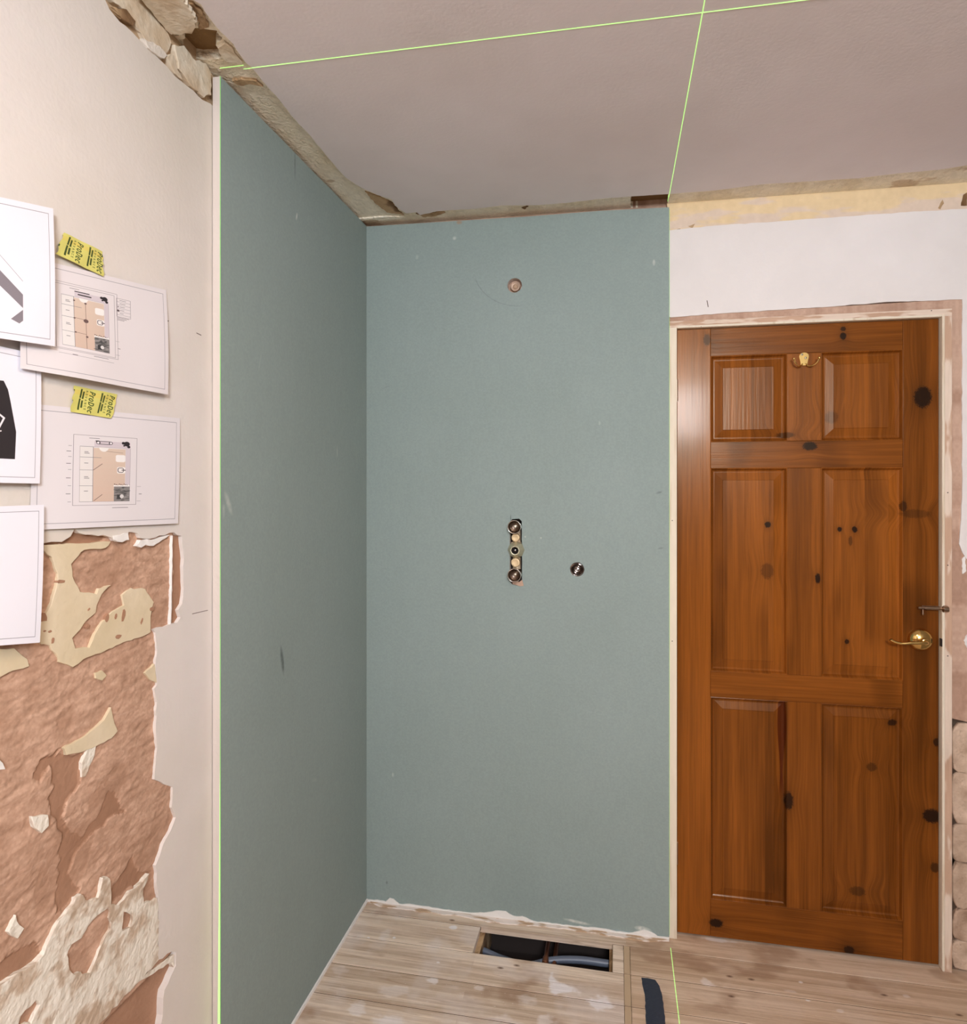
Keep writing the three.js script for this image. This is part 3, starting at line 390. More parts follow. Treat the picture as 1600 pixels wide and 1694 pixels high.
// ---------------------------------------------------------------- door
const door = struct(group('door_1'), 'six-panel varnished pine door with brass lever handle');
{
  const D = (u, v) => { const q = onZ(u, v, DZ); return [q.x, q.y]; };
  const COLS = [[0.297, 0.527], [0.627, 0.858]], ROWS = [[1.598, 1.873], [0.862, 1.513], [0.128, 0.778]];
  const KN = [[1527, 657, 13, 17, 1], [1340, 738, 11, 7, 1], [1185, 1527, 11, 7, 1], [1405, 1572, 8, 7, 0.9], [1542, 1350, 13, 11, 1], [1395, 544, 4, 4, 0.8], [1395, 556, 5, 6, 1], [1271, 868, 5, 5, 1], [1390, 876, 3.5, 4, 1], [1415, 876, 4, 5, 1], [1353, 957, 4, 8, 1], [1402, 1062, 3.5, 4, 0.9], [1305, 1325, 7, 15, 0.9], [1478, 1197, 8, 5, 0.8], [1495, 838, 5, 9, 0.55], [1300, 720, 14, 5, 0.5], [1377, 690, 10, 10, 0.3], [1420, 1476, 12, 8, 0.4], [1550, 1228, 5, 7, 0.8], [1270, 945, 10, 13, 0.34], [1443, 1270, 8, 7, 0.4], [1515, 850, 22, 7, 0.28], [1547, 1435, 6, 8, 0.6], [1408, 895, 3, 8, 0.4], [1170, 562, 6, 10, 0.6]].map(k => { const q = D(k[0], k[1]), s = 1 / 520; return [q[0], q[1], k[2] * s, k[3] * s, k[4]]; });
  const streak = [D(1292, 1160), D(1292, 1320)];
  const wood = (horizontal) => dataTex(800, 2040, 0.78, 1.98, (x, y) => {
    const across = horizontal ? y : x, along = horizontal ? x : y; let warp = 0, dark = 0, halo = 0;
    for (const k of KN) { const dx = x - k[0], dy = y - k[1], q = Math.hypot(dx / k[2], dy / k[3]); if (q < 7) { const e = Math.exp(-q * q / 6); warp += (horizontal ? dy : dx) * e * 0.7; halo = Math.max(halo, Math.exp(-q * q / 3.2) * k[4] * 0.55); if (q < 1.2) dark = Math.max(dark, sst(1.15, 0.75, q + (noise(x * 400, y * 400) - 0.5) * 0.3) * k[4]); } }
    let o = 0, tone = 0; // which plank
    if (!horizontal) {
      if (x < 0.297) { o = 1; tone = 0.10; } else if (x > 0.858) { o = 2; tone = -0.10; }
      else { const c = COLS.findIndex(q => x >= q[0] && x <= q[1]), r = ROWS.findIndex(q => y >= q[0] && y <= q[1]); if (c < 0) { o = 5 + (r + 1) * 3; tone = [0, 0.12, -0.02, -0.04][r + 1]; } else { const s = Math.floor((x - COLS[c][0] + 0.01 * r) / (0.062 + 0.006 * c)); o = 20 + c * 40 + r * 11 + s * 3.3; tone = Math.sin(o * 7.7) * 0.15 + (r === 0 ? 0.10 : r === 2 ? -0.05 : 0.02); } }
    } else { o = y > 1.8 ? 31 : y > 1.4 ? 36 : y > 0.5 ? 44 : 52; tone = y > 1.8 ? -0.08 : y < 0.2 ? -0.06 : 0; }
    const a = across + warp, g = fbm(a * 34 + o * 3.1, along * 1.6 + o, 4), ring = 0.5 + 0.5 * Math.sin((a * 190 + g * 16 + fbm(a * 6 + o, along * 2.2, 2) * 14)), f = fbm(a * 330, along * 7 + o, 3);
    let t = 0.5 + tone * 1.2 + (g - 0.5) * 0.55 + (ring - 0.5) * 0.06 + (f - 0.5) * 0.34 - halo * 0.42;
    t -= sst(0.56, 0.8, fbm(x * 6 + o * 0.3, y * 3 + 7, 3)) * 0.30;
    let c = mix3([88, 46, 12], [168, 96, 34], clamp(t));
    if (!horizontal && o > 20) { const hw = 0.008 + 0.004 * Math.sin(y * 20); const q = Math.abs(x - 0.513) / hw; if (q < 1.3 && y < streak[0][1] && y > streak[1][1] - 0.02) c = mix3(c, [78, 30, 10], sst(1.3, 0.8, q) * 0.85 * sst(streak[1][1] - 0.02, streak[1][1] + 0.06, y)); }
    return mix3(c, [34, 18, 10], dark * 0.92);
  }, DX0 - 0.005, 0);
  const bumpV = dataTex(512, 512, 0.2, 0.8, (x, y) => fbm(x * 160, y * 6, 2)), bumpH = dataTex(512, 512, 0.8, 0.2, (x, y) => fbm(x * 6, y * 160, 2));
  const varnish = (map, bumpMap) => new THREE.MeshPhysicalMaterial({ map, bumpMap, bumpScale: 0.00022, roughness: 0.27, side: THREE.DoubleSide, clearcoat: 0.10, clearcoatRoughness: 0.12, specularIntensity: 0.4, specularColor: new THREE.Color(1.0, 0.84, 0.60) });
  const WV = varnish(wood(false), bumpV), WH = varnish(wood(true), bumpH), BACK = -0.066;
  const piece = (n, x0, x1, y0, y1, m) => mesh(n, box(x0 + 0.0002, x1 - 0.0002, y0 + 0.0002, y1 - 0.0002, BACK, DZ, 'z', 0.0012), m, door);
  piece('stile', DX0, 0.297, DY0, DY1, WV); piece('stile', 0.858, DX1, DY0, DY1, WV);
  piece('rail', 0.297, 0.858, 1.873, DY1, WH); piece('rail', 0.297, 0.858, 1.513, 1.598, WH); piece('rail', 0.297, 0.858, 0.778, 0.862, WH); piece('rail', 0.297, 0.858, DY0, 0.128, WH);
  for (const [a, b] of ROWS) piece('mullion', 0.527, 0.627, a, b, WV);
  function rings(x0, x1, y0, y1, steps, cap) { // concentric rectangles [inset, z]
    const pos = [];
    const R = steps.map(([i, z]) => [[x0 + i, y0 + i, z], [x1 - i, y0 + i, z], [x1 - i, y1 - i, z], [x0 + i, y1 - i, z]]);
    for (let k = 0; k + 1 < R.length; k++) for (let e = 0; e < 4; e++) { const a = R[k][e], b = R[k][(e + 1) % 4], c = R[k + 1][(e + 1) % 4], d = R[k + 1][e]; pos.push(...a, ...b, ...c, ...a, ...c, ...d); }
    if (cap) { const q = R[R.length - 1]; pos.push(...q[0], ...q[1], ...q[2], ...q[0], ...q[2], ...q[3]); }
    const g = new THREE.BufferGeometry(); g.setAttribute('position', new THREE.Float32BufferAttribute(pos, 3)); g.computeVertexNormals();
    const uv = []; for (let i = 0; i < pos.length; i += 3) uv.push(pos[i], pos[i + 1]); g.setAttribute('uv', new THREE.Float32BufferAttribute(uv, 2)); return g;
  }
  for (const [y0, y1] of ROWS) for (const [x0, x1] of COLS) {
    const p = sub('panel', door);
    mesh('raised_field', rings(x0, x1, y0, y1, [[0.0105, DZ - 0.0125], [0.014, DZ - 0.0125], [0.0375, DZ - 0.0065], [0.0385, DZ - 0.0045]], true), WV, p);
    const ov = [[-0.0005, DZ + 0.0008], [0.0012, DZ + 0.0014], [0.0024, DZ + 0.0004], [0.0066, DZ - 0.0100], [0.0104, DZ - 0.0122], [0.0106, DZ - 0.013]];
    mesh('moulding', rings(x0, x1, y0, y1, ov, false), WV, p);
  }
  // lever handle
  const h = sub('handle', door, [0.905, 0.990, DZ]);
  mesh('rose', lathe(Array.from({ length: 18 }, (_, i) => { const t = i / 17 * Math.PI / 2; return [0.0345 * Math.cos(t), 0.026 * Math.sin(t)]; }), 64).rotateX(Math.PI / 2), M.brass, h);
  const lv = new THREE.CatmullRomCurve3([V3(0, 0, 0.02), V3(0, 0, 0.046), V3(-0.012, 0.001, 0.056), V3(-0.045, 0.000, 0.056), V3(-0.075, -0.003, 0.053), V3(-0.094, 0.003, 0.050), V3(-0.099, 0.007, 0.049)]);
  { const g = new THREE.TubeGeometry(lv, 40, 0.0065, 12), q = g.attributes.position; for (let i = 0; i < q.count; i++) { const x = q.getX(i); if (x < -0.012) { const c = lv.getPointAt(clamp(0.3 + 0.7 * (-x - 0.012) / 0.09)); q.setY(i, c.y + (q.getY(i) - c.y) * (0.9 - 0.25 * clamp(-x / 0.09))); } } g.computeVertexNormals(); mesh('lever', g, M.brass, h); }
  mesh('spindle_collar', lathe([[0.0105, 0], [0.0105, 0.014], [0.0085, 0.018], [0, 0.018]], 28).rotateX(Math.PI / 2).translate(0, 0, 0.020), M.brass, h);
  // barrel bolt
  const b = sub('bolt', door, [0, 1.088, -0.0185]); b.userData.label = 'slim bronze barrel bolt';
  mesh('barrel', new THREE.CylinderGeometry(0.0058, 0.0058, 0.040, 20).rotateZ(Math.PI / 2).translate(0.934, 0, 0), M.bronze, b);
  mesh('rod', new THREE.CylinderGeometry(0.0042, 0.0042, 0.068, 20).rotateZ(Math.PI / 2).translate(0.930, 0, 0), M.bronze, b);
  mesh('thumb_pin', lathe([[0, 0], [0.0026, 0.001], [0.0030, 0.004], [0.0021, 0.008], [0.0019, 0.018]], 16).translate(0.907, -0.021, 0.004), M.bronze, b);
  mesh('backplate', new RoundedBoxGeometry(0.046, 0.011, 0.003, 2, 0.001).translate(0.933, 0, -0.010), M.bronze, b);
  // double coat hook
  const hk = sub('coat_hook', door, [0.576, 1.868, DZ]); hk.userData.label = 'small brass double coat hook';
  const s = new THREE.Shape(); s.moveTo(-0.0095, -0.040); s.bezierCurveTo(-0.009, -0.028, -0.011, -0.026, -0.0135, -0.014); s.bezierCurveTo(-0.0155, 0.004, 0.0155, 0.004, 0.0135, -0.014); s.bezierCurveTo(0.011, -0.026, 0.009, -0.028, 0.0095, -0.040); s.closePath();
  mesh('plate', new THREE.ExtrudeGeometry(s, { depth: 0.003, bevelEnabled: true, bevelSize: 0.001, bevelThickness: 0.001, bevelSegments: 2, curveSegments: 16 }).translate(0, 0.006, 0.001), M.brass, hk);
  for (const [x, y] of [[-0.006, -0.004], [0.0045, -0.015]]) mesh('screw_head', lathe([[0, 0.0012], [0.0022, 0.001], [0.0034, 0]], 16).rotateX(Math.PI / 2).translate(x, y + 0.004, 0.005), M.nickel, hk);
  for (const d of [-1, 1]) {
    mesh('prong', tube([[d * 0.005, -0.030, 0.004], [d * 0.011, -0.037, 0.010], [d * 0.021, -0.038, 0.020], [d * 0.031, -0.031, 0.028], [d * 0.036, -0.020, 0.032]], 0.0024), M.brass, hk);
    mesh('prong_tip', new THREE.SphereGeometry(0.0042, 16, 12).translate(d * 0.0365, -0.0175, 0.0325), M.brass, hk);
  }
  // hinges
  for (const y of [1.766, 0.266]) {
    const g = sub('hinge', door, [0.1915, y, DZ + 0.004]);
    for (let k = -2; k <= 2; k++) mesh('knuckle', new THREE.CylinderGeometry(0.0044, 0.0044, 0.0138, 16).translate(0, k * 0.0142, 0), M.bronze, g);
    mesh('leaf', new THREE.BoxGeometry(0.004, 0.072, 0.006).translate(0.001, 0, -0.004), M.bronze, g);
  }
}

// ================================================================ THINGS
// ---------------------------------------------------------------- printed sheets on the left wall
function sheet(corners, lifts, bulge, draw, label, base = '#efebf1') { // corners in order LT, RT, RB, LB as [z, y] or pixel pairs; lifts off the wall
  const pt = corners.map((c, i) => c.w ? V3(XL + lifts[i], c.w[1], c.w[0]) : onX(c[0], c[1], XL + lifts[i]));
  const nu = 28, nv = 20, pos = [], uv = [], idx = [];
  for (let j = 0; j <= nv; j++) for (let i = 0; i <= nu; i++) {
    const s = i / nu, t = j / nv, a = pt[0].clone().lerp(pt[1], s), b = pt[3].clone().lerp(pt[2], s), q = a.lerp(b, t);
    q.x += bulge * Math.sin(Math.PI * s) * t * t * 0.6 + bulge * 0.5 * Math.sin(Math.PI * t) * sst(0.55, 1, s) - bulge * 0.25 * Math.sin(s * 9 + t * 2) * t;
    q.x = Math.max(q.x, XL + 0.0012); pos.push(q.x, q.y, q.z); uv.push(s, 1 - t);
    if (i < nu && j < nv) { const k = j * (nu + 1) + i; idx.push(k, k + nu + 1, k + 1, k + 1, k + nu + 1, k + nu + 2); }
  }
  const g = new THREE.BufferGeometry(); g.setAttribute('position', new THREE.Float32BufferAttribute(pos, 3)); g.setAttribute('uv', new THREE.Float32BufferAttribute(uv, 2)); g.setIndex(idx); g.computeVertexNormals();
  const m = mesh('paper_sheet', g, std({ map: canvasTex(1188, 840, (c, w, h) => { c.fillStyle = base; c.fillRect(0, 0, w, h); c.strokeStyle = '#8d868c'; c.lineWidth = 3; c.strokeRect(38, 38, w - 76, h - 76); draw(c, w, h); }), roughness: 0.75 }));
  return tag(m, label, 'paper', 'printed plan sheets taped to the left wall');
}
const poly = (c, pts, fill) => { c.beginPath(); pts.forEach((p, i) => i ? c.lineTo(...p) : c.moveTo(...p)); c.closePath(); c.fillStyle = fill; c.fill(); };
const line = (c, pts, w = 2, s = '#6f6a70') => { c.beginPath(); pts.forEach((p, i) => i ? c.lineTo(...p) : c.moveTo(...p)); c.lineWidth = w; c.strokeStyle = s; c.stroke(); };
function floorPlan(c, kind) {
  c.save(); if (kind) { c.translate(270 - 500 * 0.947, 180 - 120 * 0.708); c.scale(0.947, 0.708); } else { c.translate(315 - 500 * 1.045, 222 - 120 * 0.725); c.scale(1.045, 0.725); }
  const x0 = 500, x1 = 880, y0 = 120, y1 = 720; // outer frame of the plan
  c.lineWidth = 3; c.strokeStyle = '#85797c'; c.strokeRect(x0 - 45, y0 - 50, x1 - x0 + 100, y1 - y0 + 85);
  if (kind) c.strokeRect(x0 - 70, y0 - 72, x1 - x0 + 150, y1 - y0 + 120);
  c.strokeRect(x0, y0 + 60, x1 - x0, y1 - y0 - 60);
  c.fillStyle = '#e9e2de'; c.fillRect(x0, y0 + 60, 92, y1 - y0 - 60);
  const g = c.createLinearGradient(0, y0, 0, y1); g.addColorStop(0, '#dcc6b4'); g.addColorStop(1, '#d8bcaa'); c.fillStyle = g; c.fillRect(x0 + 92, y0 + 70, x1 - x0 - 132, y1 - y0 - 70);
  c.fillStyle = '#d6c9ce'; c.fillRect(x0 + 100, y0, x1 - x0 - 100, 60); c.fillRect(x1 - 38, y0, 38, y1 - y0 - 170);
  for (const y of [y0 + 60, y0 + 165, y0 + 290, y0 + 445, y1]) line(c, [[x0, y], [x0 + 92 + (y === y0 + 165 ? 60 : 0), y]], 3);
  line(c, [[x0 + 92, y0 + 60], [x0 + 92, y1]], 3);
  if (!kind) { line(c, [[x0 + 94, y0 + 290], [x0 + 160, y0 + 225]], 5, '#7c6358'); line(c, [[x0 + 100, y1 - 8], [x0 + 162, y1 - 70]], 5, '#7c6358'); line(c, [[x0 + 150, y0 + 95], [x1 - 60, y0 + 110]], 3, '#8d7566'); }
  else { line(c, [[x0 + 185, y0 + 110], [x0 + 185, y1]], 4, '#8d6f62'); line(c, [[x0 + 92, y0 + 285], [x0 + 185, y0 + 290]], 4, '#8d6f62'); line(c, [[x0 + 92, y0 + 440], [x0 + 185, y0 + 445]], 4, '#8d6f62'); for (const [x, y, r] of [[185, 300, 20], [185, 110, 10], [95, 100, 8], [95, 290, 8], [100, 440, 8], [190, 470, 10]]) { c.beginPath(); c.arc(x0 + x, y0 + y, r, 0, 7); c.fillStyle = '#6d5551'; c.fill(); } }
  c.fillStyle = '#2b2527'; if (!kind) { poly(c, [[x0 + 106, y0 - 4], [x0 + 136, y0 - 4], [x0 + 120, y0 + 22]], '#241d20'); for (const x of [128, 222]) { c.beginPath(); c.arc(x0 + x, y0 + 16, 13, 0, 7); c.fillStyle = '#f4eef0'; c.fill(); c.lineWidth = 5; c.strokeStyle = '#3a3034'; c.stroke(); } c.strokeRect(x0 + 138, y0 + 2, 74, 28); }
  else { line(c, [[x0 + 100, y0], [x0 + 220, y0]], 9, '#2b2326'); line(c, [[x0 + 125, y0 + 28], [x0 + 235, y0 + 30]], 12, '#2b2326'); }
  c.fillStyle = '#f1ebe6'; c.beginPath(); c.ellipse(x0 + 170, y0 + 62, 36, 42, 0, 0, Math.PI); c.fill();
  c.fillStyle = '#2a2326'; for (const [x, y, r] of [[x1 - 30, y0 + 14, 24], [x1 - 58, y0 + 8, 14], [x1 - 14, y0 + 44, 13], [x1 - 52, y0 + 34, 8]]) { c.beginPath(); c.arc(x, y, r, 0, 7); c.fill(); }
  c.fillStyle = '#f3ede9'; c.beginPath(); c.roundRect(x1 - 118, y0 + 130, 78, 72, 16); c.fill(); c.beginPath(); c.roundRect(x1 - 106, y0 + 252, 66, 66, 12); c.fill();
  c.lineWidth = 6; c.strokeStyle = '#5c4d4e'; c.beginPath(); c.roundRect(x1 - 98, y0 + 262, 44, 44, 14); c.stroke(); line(c, [[x1 - 70, y0 + 284], [x1 - 36, y0 + 284]], 8, '#4b3e40');
  for (let i = 0; i < 9; i++) { c.fillStyle = '#63504a'; c.fillRect(x1 - 128 + i * 13, y1 - 178 + (i % 3) * 5, 8, 9); }
  c.fillStyle = '#fbf6f3'; c.fillRect(x1 - 132, y1 - 162, 132, 12);
  c.fillStyle = '#8b8583'; c.fillRect(x1 - 128, y1 - 150, 128, 150); const r = rng(5 + (kind ? 1 : 0));
  for (let i = 0; i < 46; i++) { c.save(); c.translate(x1 - 128 + 14 + r() * 100, y1 - 140 + r() * 130); c.rotate(-0.4 + r() * 0.4); c.fillStyle = ['#4c4b4b', '#6d6a68', '#a7a29f', '#3b3a3b'][Math.floor(r() * 4)]; c.globalAlpha = 0.6; c.beginPath(); c.ellipse(0, 0, 8 + r() * 20, 3 + r() * 6, 0, 0, 7); c.fill(); c.restore(); }
  c.globalAlpha = 1; c.fillStyle = '#3a3839'; c.fillRect(x1 - 104, y1 - 68, 34, 46); c.fillStyle = '#dedad8'; c.beginPath(); c.ellipse(x1 - 64, y1 - 50, 16, 20, 0, 0, 7); c.fill();
  c.fillStyle = '#6d6668'; for (const [y, n] of [[115, 2], [226, 1], [360, 2], [500, 1]]) for (let k = 0; k < n; k++) c.fillRect(x0 + 30, y0 + y + k * 14 - 6, 22 + (k ? 14 : 6), 5);
  for (const y of [60, 165, 290, 445, 600]) line(c, [[x0 - 78, y0 + y], [x0 - 56, y0 + y]], 3); for (const y of [110, 228, 368, 520]) { c.fillStyle = '#5f585c'; c.fillRect(x0 - 90, y0 + y, 30, 5); }
  line(c, [[x1 + 62, y1 - 150], [x1 + 96, y1 - 150]], 2); line(c, [[x1 + 62, y1], [x1 + 96, y1]], 2); c.fillStyle = '#5f585c'; c.fillRect(x1 + 80, y1 - 76, 24, 5);
  c.fillRect(x0 + 62, y0 - 26, 76, 4); c.fillRect(x1 - 140, y1 + 62, 130, 4);
  if (kind) { c.lineWidth = 3; c.strokeStyle = '#85797c'; c.strokeRect(x1 + 76, y0 - 30, 130, 200); for (let k = 0; k < 5; k++) { line(c, [[x1 + 76, y0 + 5 + k * 36], [x1 + 206, y0 + 5 + k * 36]], 2); c.fillStyle = '#5f585c'; c.fillRect(x1 + 104, y0 - 14 + k * 36, 60 - k * 6, 4); } c.beginPath(); c.arc(x1 + 90, y0 + 104, 12, 0, 7); c.fillStyle = '#5a4a4c'; c.fill(); c.beginPath(); c.arc(x1 + 90, y0 + 60, 6, 0, 7); c.fill(); for (let k = 0; k < 3; k++) c.fillRect(x1 + 80, y0 + 178 + k * 14, 110 - k * 22, 4); line(c, [[x0 - 30, y1 + 90], [x1 + 40, y1 + 96]], 2); c.fillRect(x0 + 70, y1 + 84, 40, 5); }
  c.restore();
}
const leftOf = (u, v, lift, dy, w = 0.295) => { const p = onX(u, v, XL + lift); return { w: [p.z + w, p.y + dy] }; };
sheet([[55, 668], [298, 692], [294, 866], [50, 877]], [0.003, 0.003, 0.0065, 0.004], 0.003, c => floorPlan(c, 0), 'white landscape sheet with tan floor plan, just above the peeled brown patch', '#e6dedf');  // greyer base colour paints weaker light on this white sheet
sheet([leftOf(68, 588, 0.007, 0), [68, 588], [65, 800], leftOf(65, 800, 0.011, 0.004)], [0.007, 0.007, 0.011, 0.011], 0.003, (c) => {
  poly(c, [[0 + 60, 250], [930, 210], [958, 260], [975, 330], [1015, 520], [1010, 690], [60, 700]], '#2a2224'); line(c, [[870, 470], [905, 420], [935, 440], [905, 500]], 12, '#e8e2e4'); line(c, [[850, 540], [920, 520]], 8, '#e0d8da');
}, 'white sheet showing a black shape with a pale squiggle, cropped by the left edge');
sheet([[33, 421], [275, 480], [277, 653], [35, 609]], [0.005, 0.003, 0.013, 0.0165], 0.006, c => floorPlan(c, 1), 'tilted white sheet with floor plan and a small key box, higher of the two plans', '#e6dddd');  // duller base again puts the dimmer light into the paper colour
sheet([leftOf(88, 345, 0.014, -0.066), [88, 345], [90, 573], leftOf(90, 573, 0.024, -0.024)], [0.014, 0.014, 0.024, 0.022], 0.004, (c) => {
  line(c, [[560, 120], [960, 480]], 3, '#a29ca2'); poly(c, [[380, 80], [960, 560], [960, 640], [640, 400], [420, 300]], '#8a8187'); poly(c, [[560, 400], [700, 420], [910, 650], [760, 660]], '#efebf1'); poly(c, [[880, 715], [960, 650], [960, 715], [935, 735]], '#8a8187'); poly(c, [[380, 80], [700, 345], [640, 395], [420, 300]], '#8a8187');
}, 'white sheet printed with a broad grey angled band, topmost of the pinned papers');
sheet([leftOf(73, 835, 0.012, 0), [73, 835], [65, 1063], leftOf(65, 1063, 0.018, 0.05)], [0.012, 0.012, 0.018, 0.018], 0.004, (c) => { c.fillStyle = '#8d878c'; for (let k = 0; k < 4; k++) c.fillRect(640 + k * 30, 330 + k * 80, 120, 5); line(c, [[620, 250], [620, 700], [760, 700]], 3); }, 'nearly blank white bordered sheet overlapping the peeled brown patch, lowest of the papers');

// ---------------------------------------------------------------- printed masking tape
const tapeMap = canvasTex(512, 320, (c, w, h) => {
  c.fillStyle = '#d8cf70'; c.fillRect(0, 0, w, h); c.fillStyle = 'rgba(226,190,80,0.35)'; c.fillRect(0, 40, w, 60);
  c.fillStyle = '#3f4f1e';
  for (const x of [-190, 60, 310]) { c.save(); c.translate(x + 190, 30); c.rotate(Math.PI / 2); c.save(); c.scale(1, 1.2); c.font = 'bold italic 80px sans-serif'; c.fillText('ProDec', -6, 54); c.restore(); c.font = 'bold 34px sans-serif'; let xx = 0; for (const ch of 'ADVANCE') { c.fillText(ch, xx, 108); xx += 37; } c.fillRect(20, 126, 92, 20); c.fillRect(130, 126, 92, 20); c.fillRect(-6, 158, 110, 20); c.fillRect(112, 158, 140, 20); c.restore(); }
});
const tapeMat = std({ map: tapeMap, roughness: 0.7 });
function tape(pts, lifts, label, seed) { // LT, RT, RB, LB pixels
  const q = rng(seed), pt = pts.map((p, i) => onX(p[0], p[1], XL + lifts[i])), nu = 14, nv = 8, pos = [], uv = [], idx = [], jl = [], jr = []; for (let j = 0; j <= nv; j++) { jl.push((q() - 0.5) * 0.07); jr.push((q() - 0.5) * 0.07); }
  for (let j = 0; j <= nv; j++) for (let i = 0; i <= nu; i++) { const s0 = i / nu, s = s0 + jl[j] * (1 - s0) ** 3 + jr[j] * s0 ** 3, t = j / nv, p = pt[0].clone().lerp(pt[1], s).lerp(pt[3].clone().lerp(pt[2], s), t); pos.push(p.x + 0.0007 * Math.sin(s * 11 + t * 4), p.y, p.z); uv.push(s, 1 - t); if (i < nu && j < nv) { const k = j * (nu + 1) + i; idx.push(k, k + nu + 1, k + 1, k + 1, k + nu + 1, k + nu + 2); } }
  const g = new THREE.BufferGeometry(); g.setAttribute('position', new THREE.Float32BufferAttribute(pos, 3)); g.setAttribute('uv', new THREE.Float32BufferAttribute(uv, 2)); g.setIndex(idx); g.computeVertexNormals();
  return tag(mesh('tape_strip', g, tapeMat), label, 'tape', 'yellow printed tape holding the plans');
}
tape([[105, 384], [172, 417], [170, 457], [93, 420]], [0.002, 0.002, 0.0065, 0.0075], 'yellow printed tape along the top of the tilted plan with a key box', 3);
tape([[124, 638], [193, 652], [184, 692], [117, 681]], [0.002, 0.002, 0.0055, 0.0055], 'yellow printed tape at the top of the plan above the peeled patch', 9);

// ---------------------------------------------------------------- shower pipework in the board
{
  const zc = PZ - 0.006;
  const p = onZ(851.5, 472, 0); const o = group('pipe_outlet', [p.x, p.y, 0]);
  mesh('pipe_end', lathe([[0.0155, -0.03], [0.0158, -0.013], [0.0150, -0.0115], [0.0125, -0.0115], [0.0118, -0.013], [0.0118, -0.016], [0.0, -0.016]], 36).rotateX(Math.PI / 2), std({ color: col(196, 168, 146), metalness: 0.35, roughness: 0.5 }), o);
  mesh('plug', lathe([[0, -0.0115], [0.005, -0.0118], [0.0085, -0.0135], [0.0088, -0.0165]], 8).rotateX(Math.PI / 2), std({ color: col(178, 148, 122), metalness: 0.2, roughness: 0.6 }), o);
  tag(o, 'capped beige pipe end recessed in round hole near the top of the green board', 'pipe outlet');
  const e = onZ(955, 942, 0), o2 = group('pipe_outlet', [e.x, e.y, 0]);
  mesh('socket', lathe([[0.0215, -0.03], [0.0215, -0.004], [0.0205, -0.003], [0.0195, -0.004], [0.0175, -0.012], [0.0100, -0.016], [0.0085, -0.016]], 40).rotateX(Math.PI / 2), M.chrome, o2);
  mesh('spigot', lathe([[0.0085, -0.02], [0.0085, 0.002], [0.0075, 0.0035], [0.0055, 0.0035], [0.0050, -0.004], [0, -0.004]], 32).rotateX(Math.PI / 2), M.chrome, o2);
  tag(o2, 'single chrome pipe outlet set in the green board right of the valve', 'pipe outlet');
  const vx = valveX, v = group('mixer_valve', [vx, 0, 0]);
  const Y = [871, 909.5, 950].map(q => onZ(853, q, 0).y);
  const body = mesh('valve_body', mergeGeometries([new THREE.CylinderGeometry(0.0135, 0.0135, Y[0] - Y[2] + 0.02, 24).translate(0, (Y[0] + Y[2]) / 2, PZ - 0.014), new RoundedBoxGeometry(0.034, 0.05, 0.02, 2, 0.004).translate(0, Y[1], PZ - 0.006)].map(g => { const n = g.index ? g.toNonIndexed() : g; return n; })), std({ color: col(226, 204, 174), metalness: 0.3, roughness: 0.5 }), v); void body;
  for (const y of [Y[0], Y[2]]) {
    const c = sub('chrome_collar', v, [0, y, 0]);
    mesh('shroud', lathe([[0.0205, -0.02], [0.0215, 0.012], [0.0222, 0.026], [0.0226, 0.030], [0.0216, 0.031], [0.0205, 0.0295], [0.0200, 0.028]], 44).rotateX(Math.PI / 2), M.chromeBright, c);
    mesh('bowl', lathe([[0.0200, 0.028], [0.0188, 0.020], [0.0155, 0.013], [0.010, 0.009], [0.004, 0.008], [0.0, 0.008]], 44).rotateX(Math.PI / 2), M.bowl, c);
    mesh('spindle', lathe([[0.0055, 0.006], [0.0055, 0.016], [0.0045, 0.0175], [0, 0.0175]], 20).rotateX(Math.PI / 2), M.nickel, c);
  }
  const m = sub('centre_outlet', v, [0.002, Y[1], 0]);
  mesh('cone', lathe([[0.024, -0.014], [0.0285, -0.006], [0.0285, 0.002], [0.0255, 0.010], [0.019, 0.022], [0.0168, 0.029], [0.0150, 0.030], [0.0126, 0.029]], 8).rotateX(Math.PI / 2), std({ color: col(196, 188, 160), metalness: 0.6, roughness: 0.42 }), m);
  mesh('bore', lathe([[0.0124, 0.029], [0.0118, 0.006], [0, 0.006]], 28).rotateX(Math.PI / 2).translate(0, 0, 0.0006), M.dark, m);
  mesh('inner_pin', lathe([[0.0042, 0.008], [0.0042, 0.022], [0.003, 0.0235], [0, 0.0235]], 16).rotateX(Math.PI / 2), M.chrome, m);
  for (const [q, r] of [[889.5, 0.0135], [930.5, 0.0150]]) { const y = onZ(853, q, 0).y; mesh('brass_plug', lathe([[0, 0.0025], [r * 0.5, 0.0025], [r * 0.55, 0.0035], [r * 0.9, 0.0035], [r, 0.002], [r, -0.014]], 30).rotateX(Math.PI / 2).translate(0, y, 0), M.brassPale, v); }
  tag(v, 'roughed-in shower valve with two chrome collars and brass plugs in a slot', 'shower valve'); void zc;
}

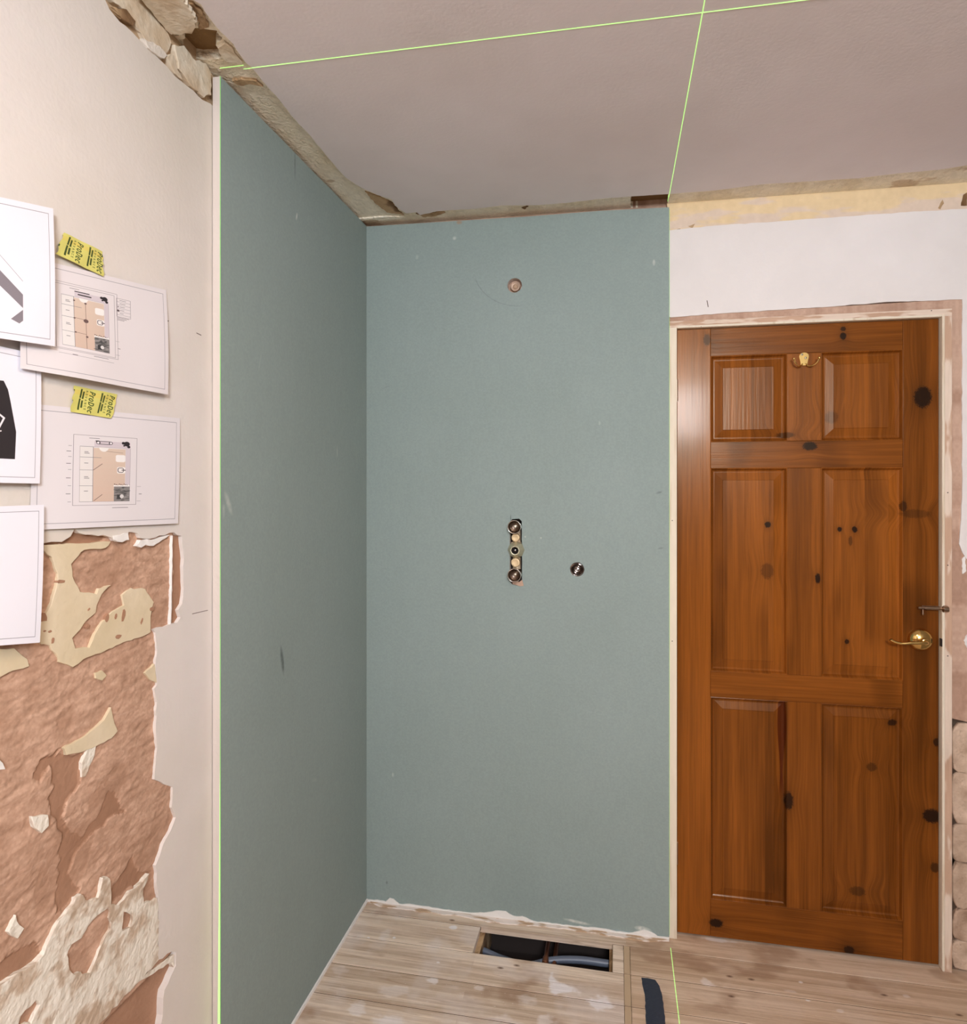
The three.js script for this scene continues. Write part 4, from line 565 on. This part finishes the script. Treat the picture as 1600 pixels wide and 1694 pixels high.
// ---------------------------------------------------------------- pipes in the floor void
tag(mesh('water_pipe', mergeGeometries([tube([[-0.425, -0.055, 0.09], [-0.36, -0.066, 0.10], [-0.28, -0.070, 0.108], [-0.20, -0.055, 0.09], [-0.12, -0.048, 0.082], [-0.024, -0.048, 0.08]], 0.011, 40, 14), tube([[-0.42, -0.13, 0.06], [-0.3, -0.132, 0.07], [-0.05, -0.13, 0.06]], 0.010, 30, 12)]), M.blackPipe), 'grey plastic water pipe crossing the open floor void', 'pipe');
{
  const g = group('copper_pipe', [-0.215, -0.08, 0.12]);
  mesh('pipe', tube([[-0.006, 0, -0.20], [-0.006, 0, 0], [-0.006, 0, 0.2]], 0.0075, 8, 14).translate(0, 0.028, 0), M.copper, g);
  mesh('pipe', tube([[0.022, 0, -0.20], [0.022, 0, 0], [0.022, 0, 0.2]], 0.0075, 8, 14).translate(0, 0.024, 0), M.copper, g);
  for (const [x, z] of [[-0.006, -0.02], [0.022, 0.01]]) mesh('coupling', lathe([[0.0078, -0.014], [0.0105, -0.013], [0.0105, 0.013], [0.0078, 0.014]], 18).rotateX(Math.PI / 2).translate(x, x < 0 ? 0.028 : 0.024, z), M.copper, g);
  tag(g, 'pair of dull copper pipes running through the open floor void', 'pipe');
}
{ // black tape on the floor
  const pts = [[1061, 1618], [1072, 1619], [1084, 1622], [1091, 1632], [1096, 1650], [1099, 1672], [1101, 1694], [1103, 1720], [1071, 1722], [1069, 1694], [1068, 1670], [1067, 1650], [1064, 1634]].map(q => { const p = onY(q[0], q[1], 0); return [p.x, p.z]; });
  const o = mesh('tape_strip', slab(ragged(pts, 0.012, 0.0012, 5), [], 0.0002, 0.0022, 'up', 0.0006), M.tapeBlack);
  tag(o, 'short strip of black tape stuck across the floorboards', 'tape');
}

// ---------------------------------------------------------------- glowing strips standing in for laser lines thrown across the surfaces
{
  const a = group('laser_line_strip');
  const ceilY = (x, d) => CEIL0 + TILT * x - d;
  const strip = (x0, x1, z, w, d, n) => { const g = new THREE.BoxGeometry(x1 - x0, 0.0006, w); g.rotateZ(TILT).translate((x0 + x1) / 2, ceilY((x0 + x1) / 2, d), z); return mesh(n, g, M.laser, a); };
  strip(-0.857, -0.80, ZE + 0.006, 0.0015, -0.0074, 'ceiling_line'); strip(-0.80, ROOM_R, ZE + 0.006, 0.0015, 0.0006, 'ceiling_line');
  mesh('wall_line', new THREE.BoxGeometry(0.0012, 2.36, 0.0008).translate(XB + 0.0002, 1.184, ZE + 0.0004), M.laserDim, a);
  mesh('wall_line', slab([[XB + 0.0006, 0.004], [XB + 0.0006, 1.05], [XB - 0.0004, 0.86], [XB - 0.0022, 0.60], [XB - 0.0045, 0.40], [XB - 0.0060, 0.2], [XB - 0.0065, 0.004]], [], ZE, ZE + 0.0006, 'z'), M.laser, a);  // strip widens downwards to imitate the stronger laser glow there
  tag(a, 'glowing strip for the green laser line running across the ceiling to the left board edge', 'laser line');
  const b = group('laser_line_strip');
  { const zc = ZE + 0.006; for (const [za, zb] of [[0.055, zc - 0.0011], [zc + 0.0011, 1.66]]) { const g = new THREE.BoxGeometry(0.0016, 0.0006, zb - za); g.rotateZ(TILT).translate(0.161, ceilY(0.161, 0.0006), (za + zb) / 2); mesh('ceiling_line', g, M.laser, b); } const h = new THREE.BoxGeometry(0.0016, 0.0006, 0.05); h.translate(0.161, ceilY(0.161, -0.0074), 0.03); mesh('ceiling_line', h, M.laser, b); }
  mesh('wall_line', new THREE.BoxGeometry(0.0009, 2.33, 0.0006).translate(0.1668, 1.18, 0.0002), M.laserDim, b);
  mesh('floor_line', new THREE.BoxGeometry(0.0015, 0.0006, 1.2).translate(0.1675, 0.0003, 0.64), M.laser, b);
  tag(b, 'glowing strip for the green laser line down from the ceiling along the board and floor by the door', 'laser line');
}

// ---------------------------------------------------------------- ceiling lamp (above and in front of the viewer, out of the frame)
{
  const g = group('ceiling_light', [LAMP.x, 0, LAMP.z]), s = LAMP.size / 2;
  mesh('housing', box(-s - 0.015, s + 0.015, 2.305, 2.361, -s - 0.015, s + 0.015, 'up', 0.006), M.plain, g);
  mesh('diffuser', box(-s, s, 2.298, 2.304, -s, s, 'up'), std({ color: col(250, 244, 236), emissive: new THREE.Color(1.0, 0.86, 0.7), emissiveIntensity: 2.5 }), g);
  tag(g, 'square white ceiling panel lamp above the middle of the room', 'ceiling lamp');
}
scene.traverse(o => { delete o.userData.counts; });
renderer.render(scene, camera);
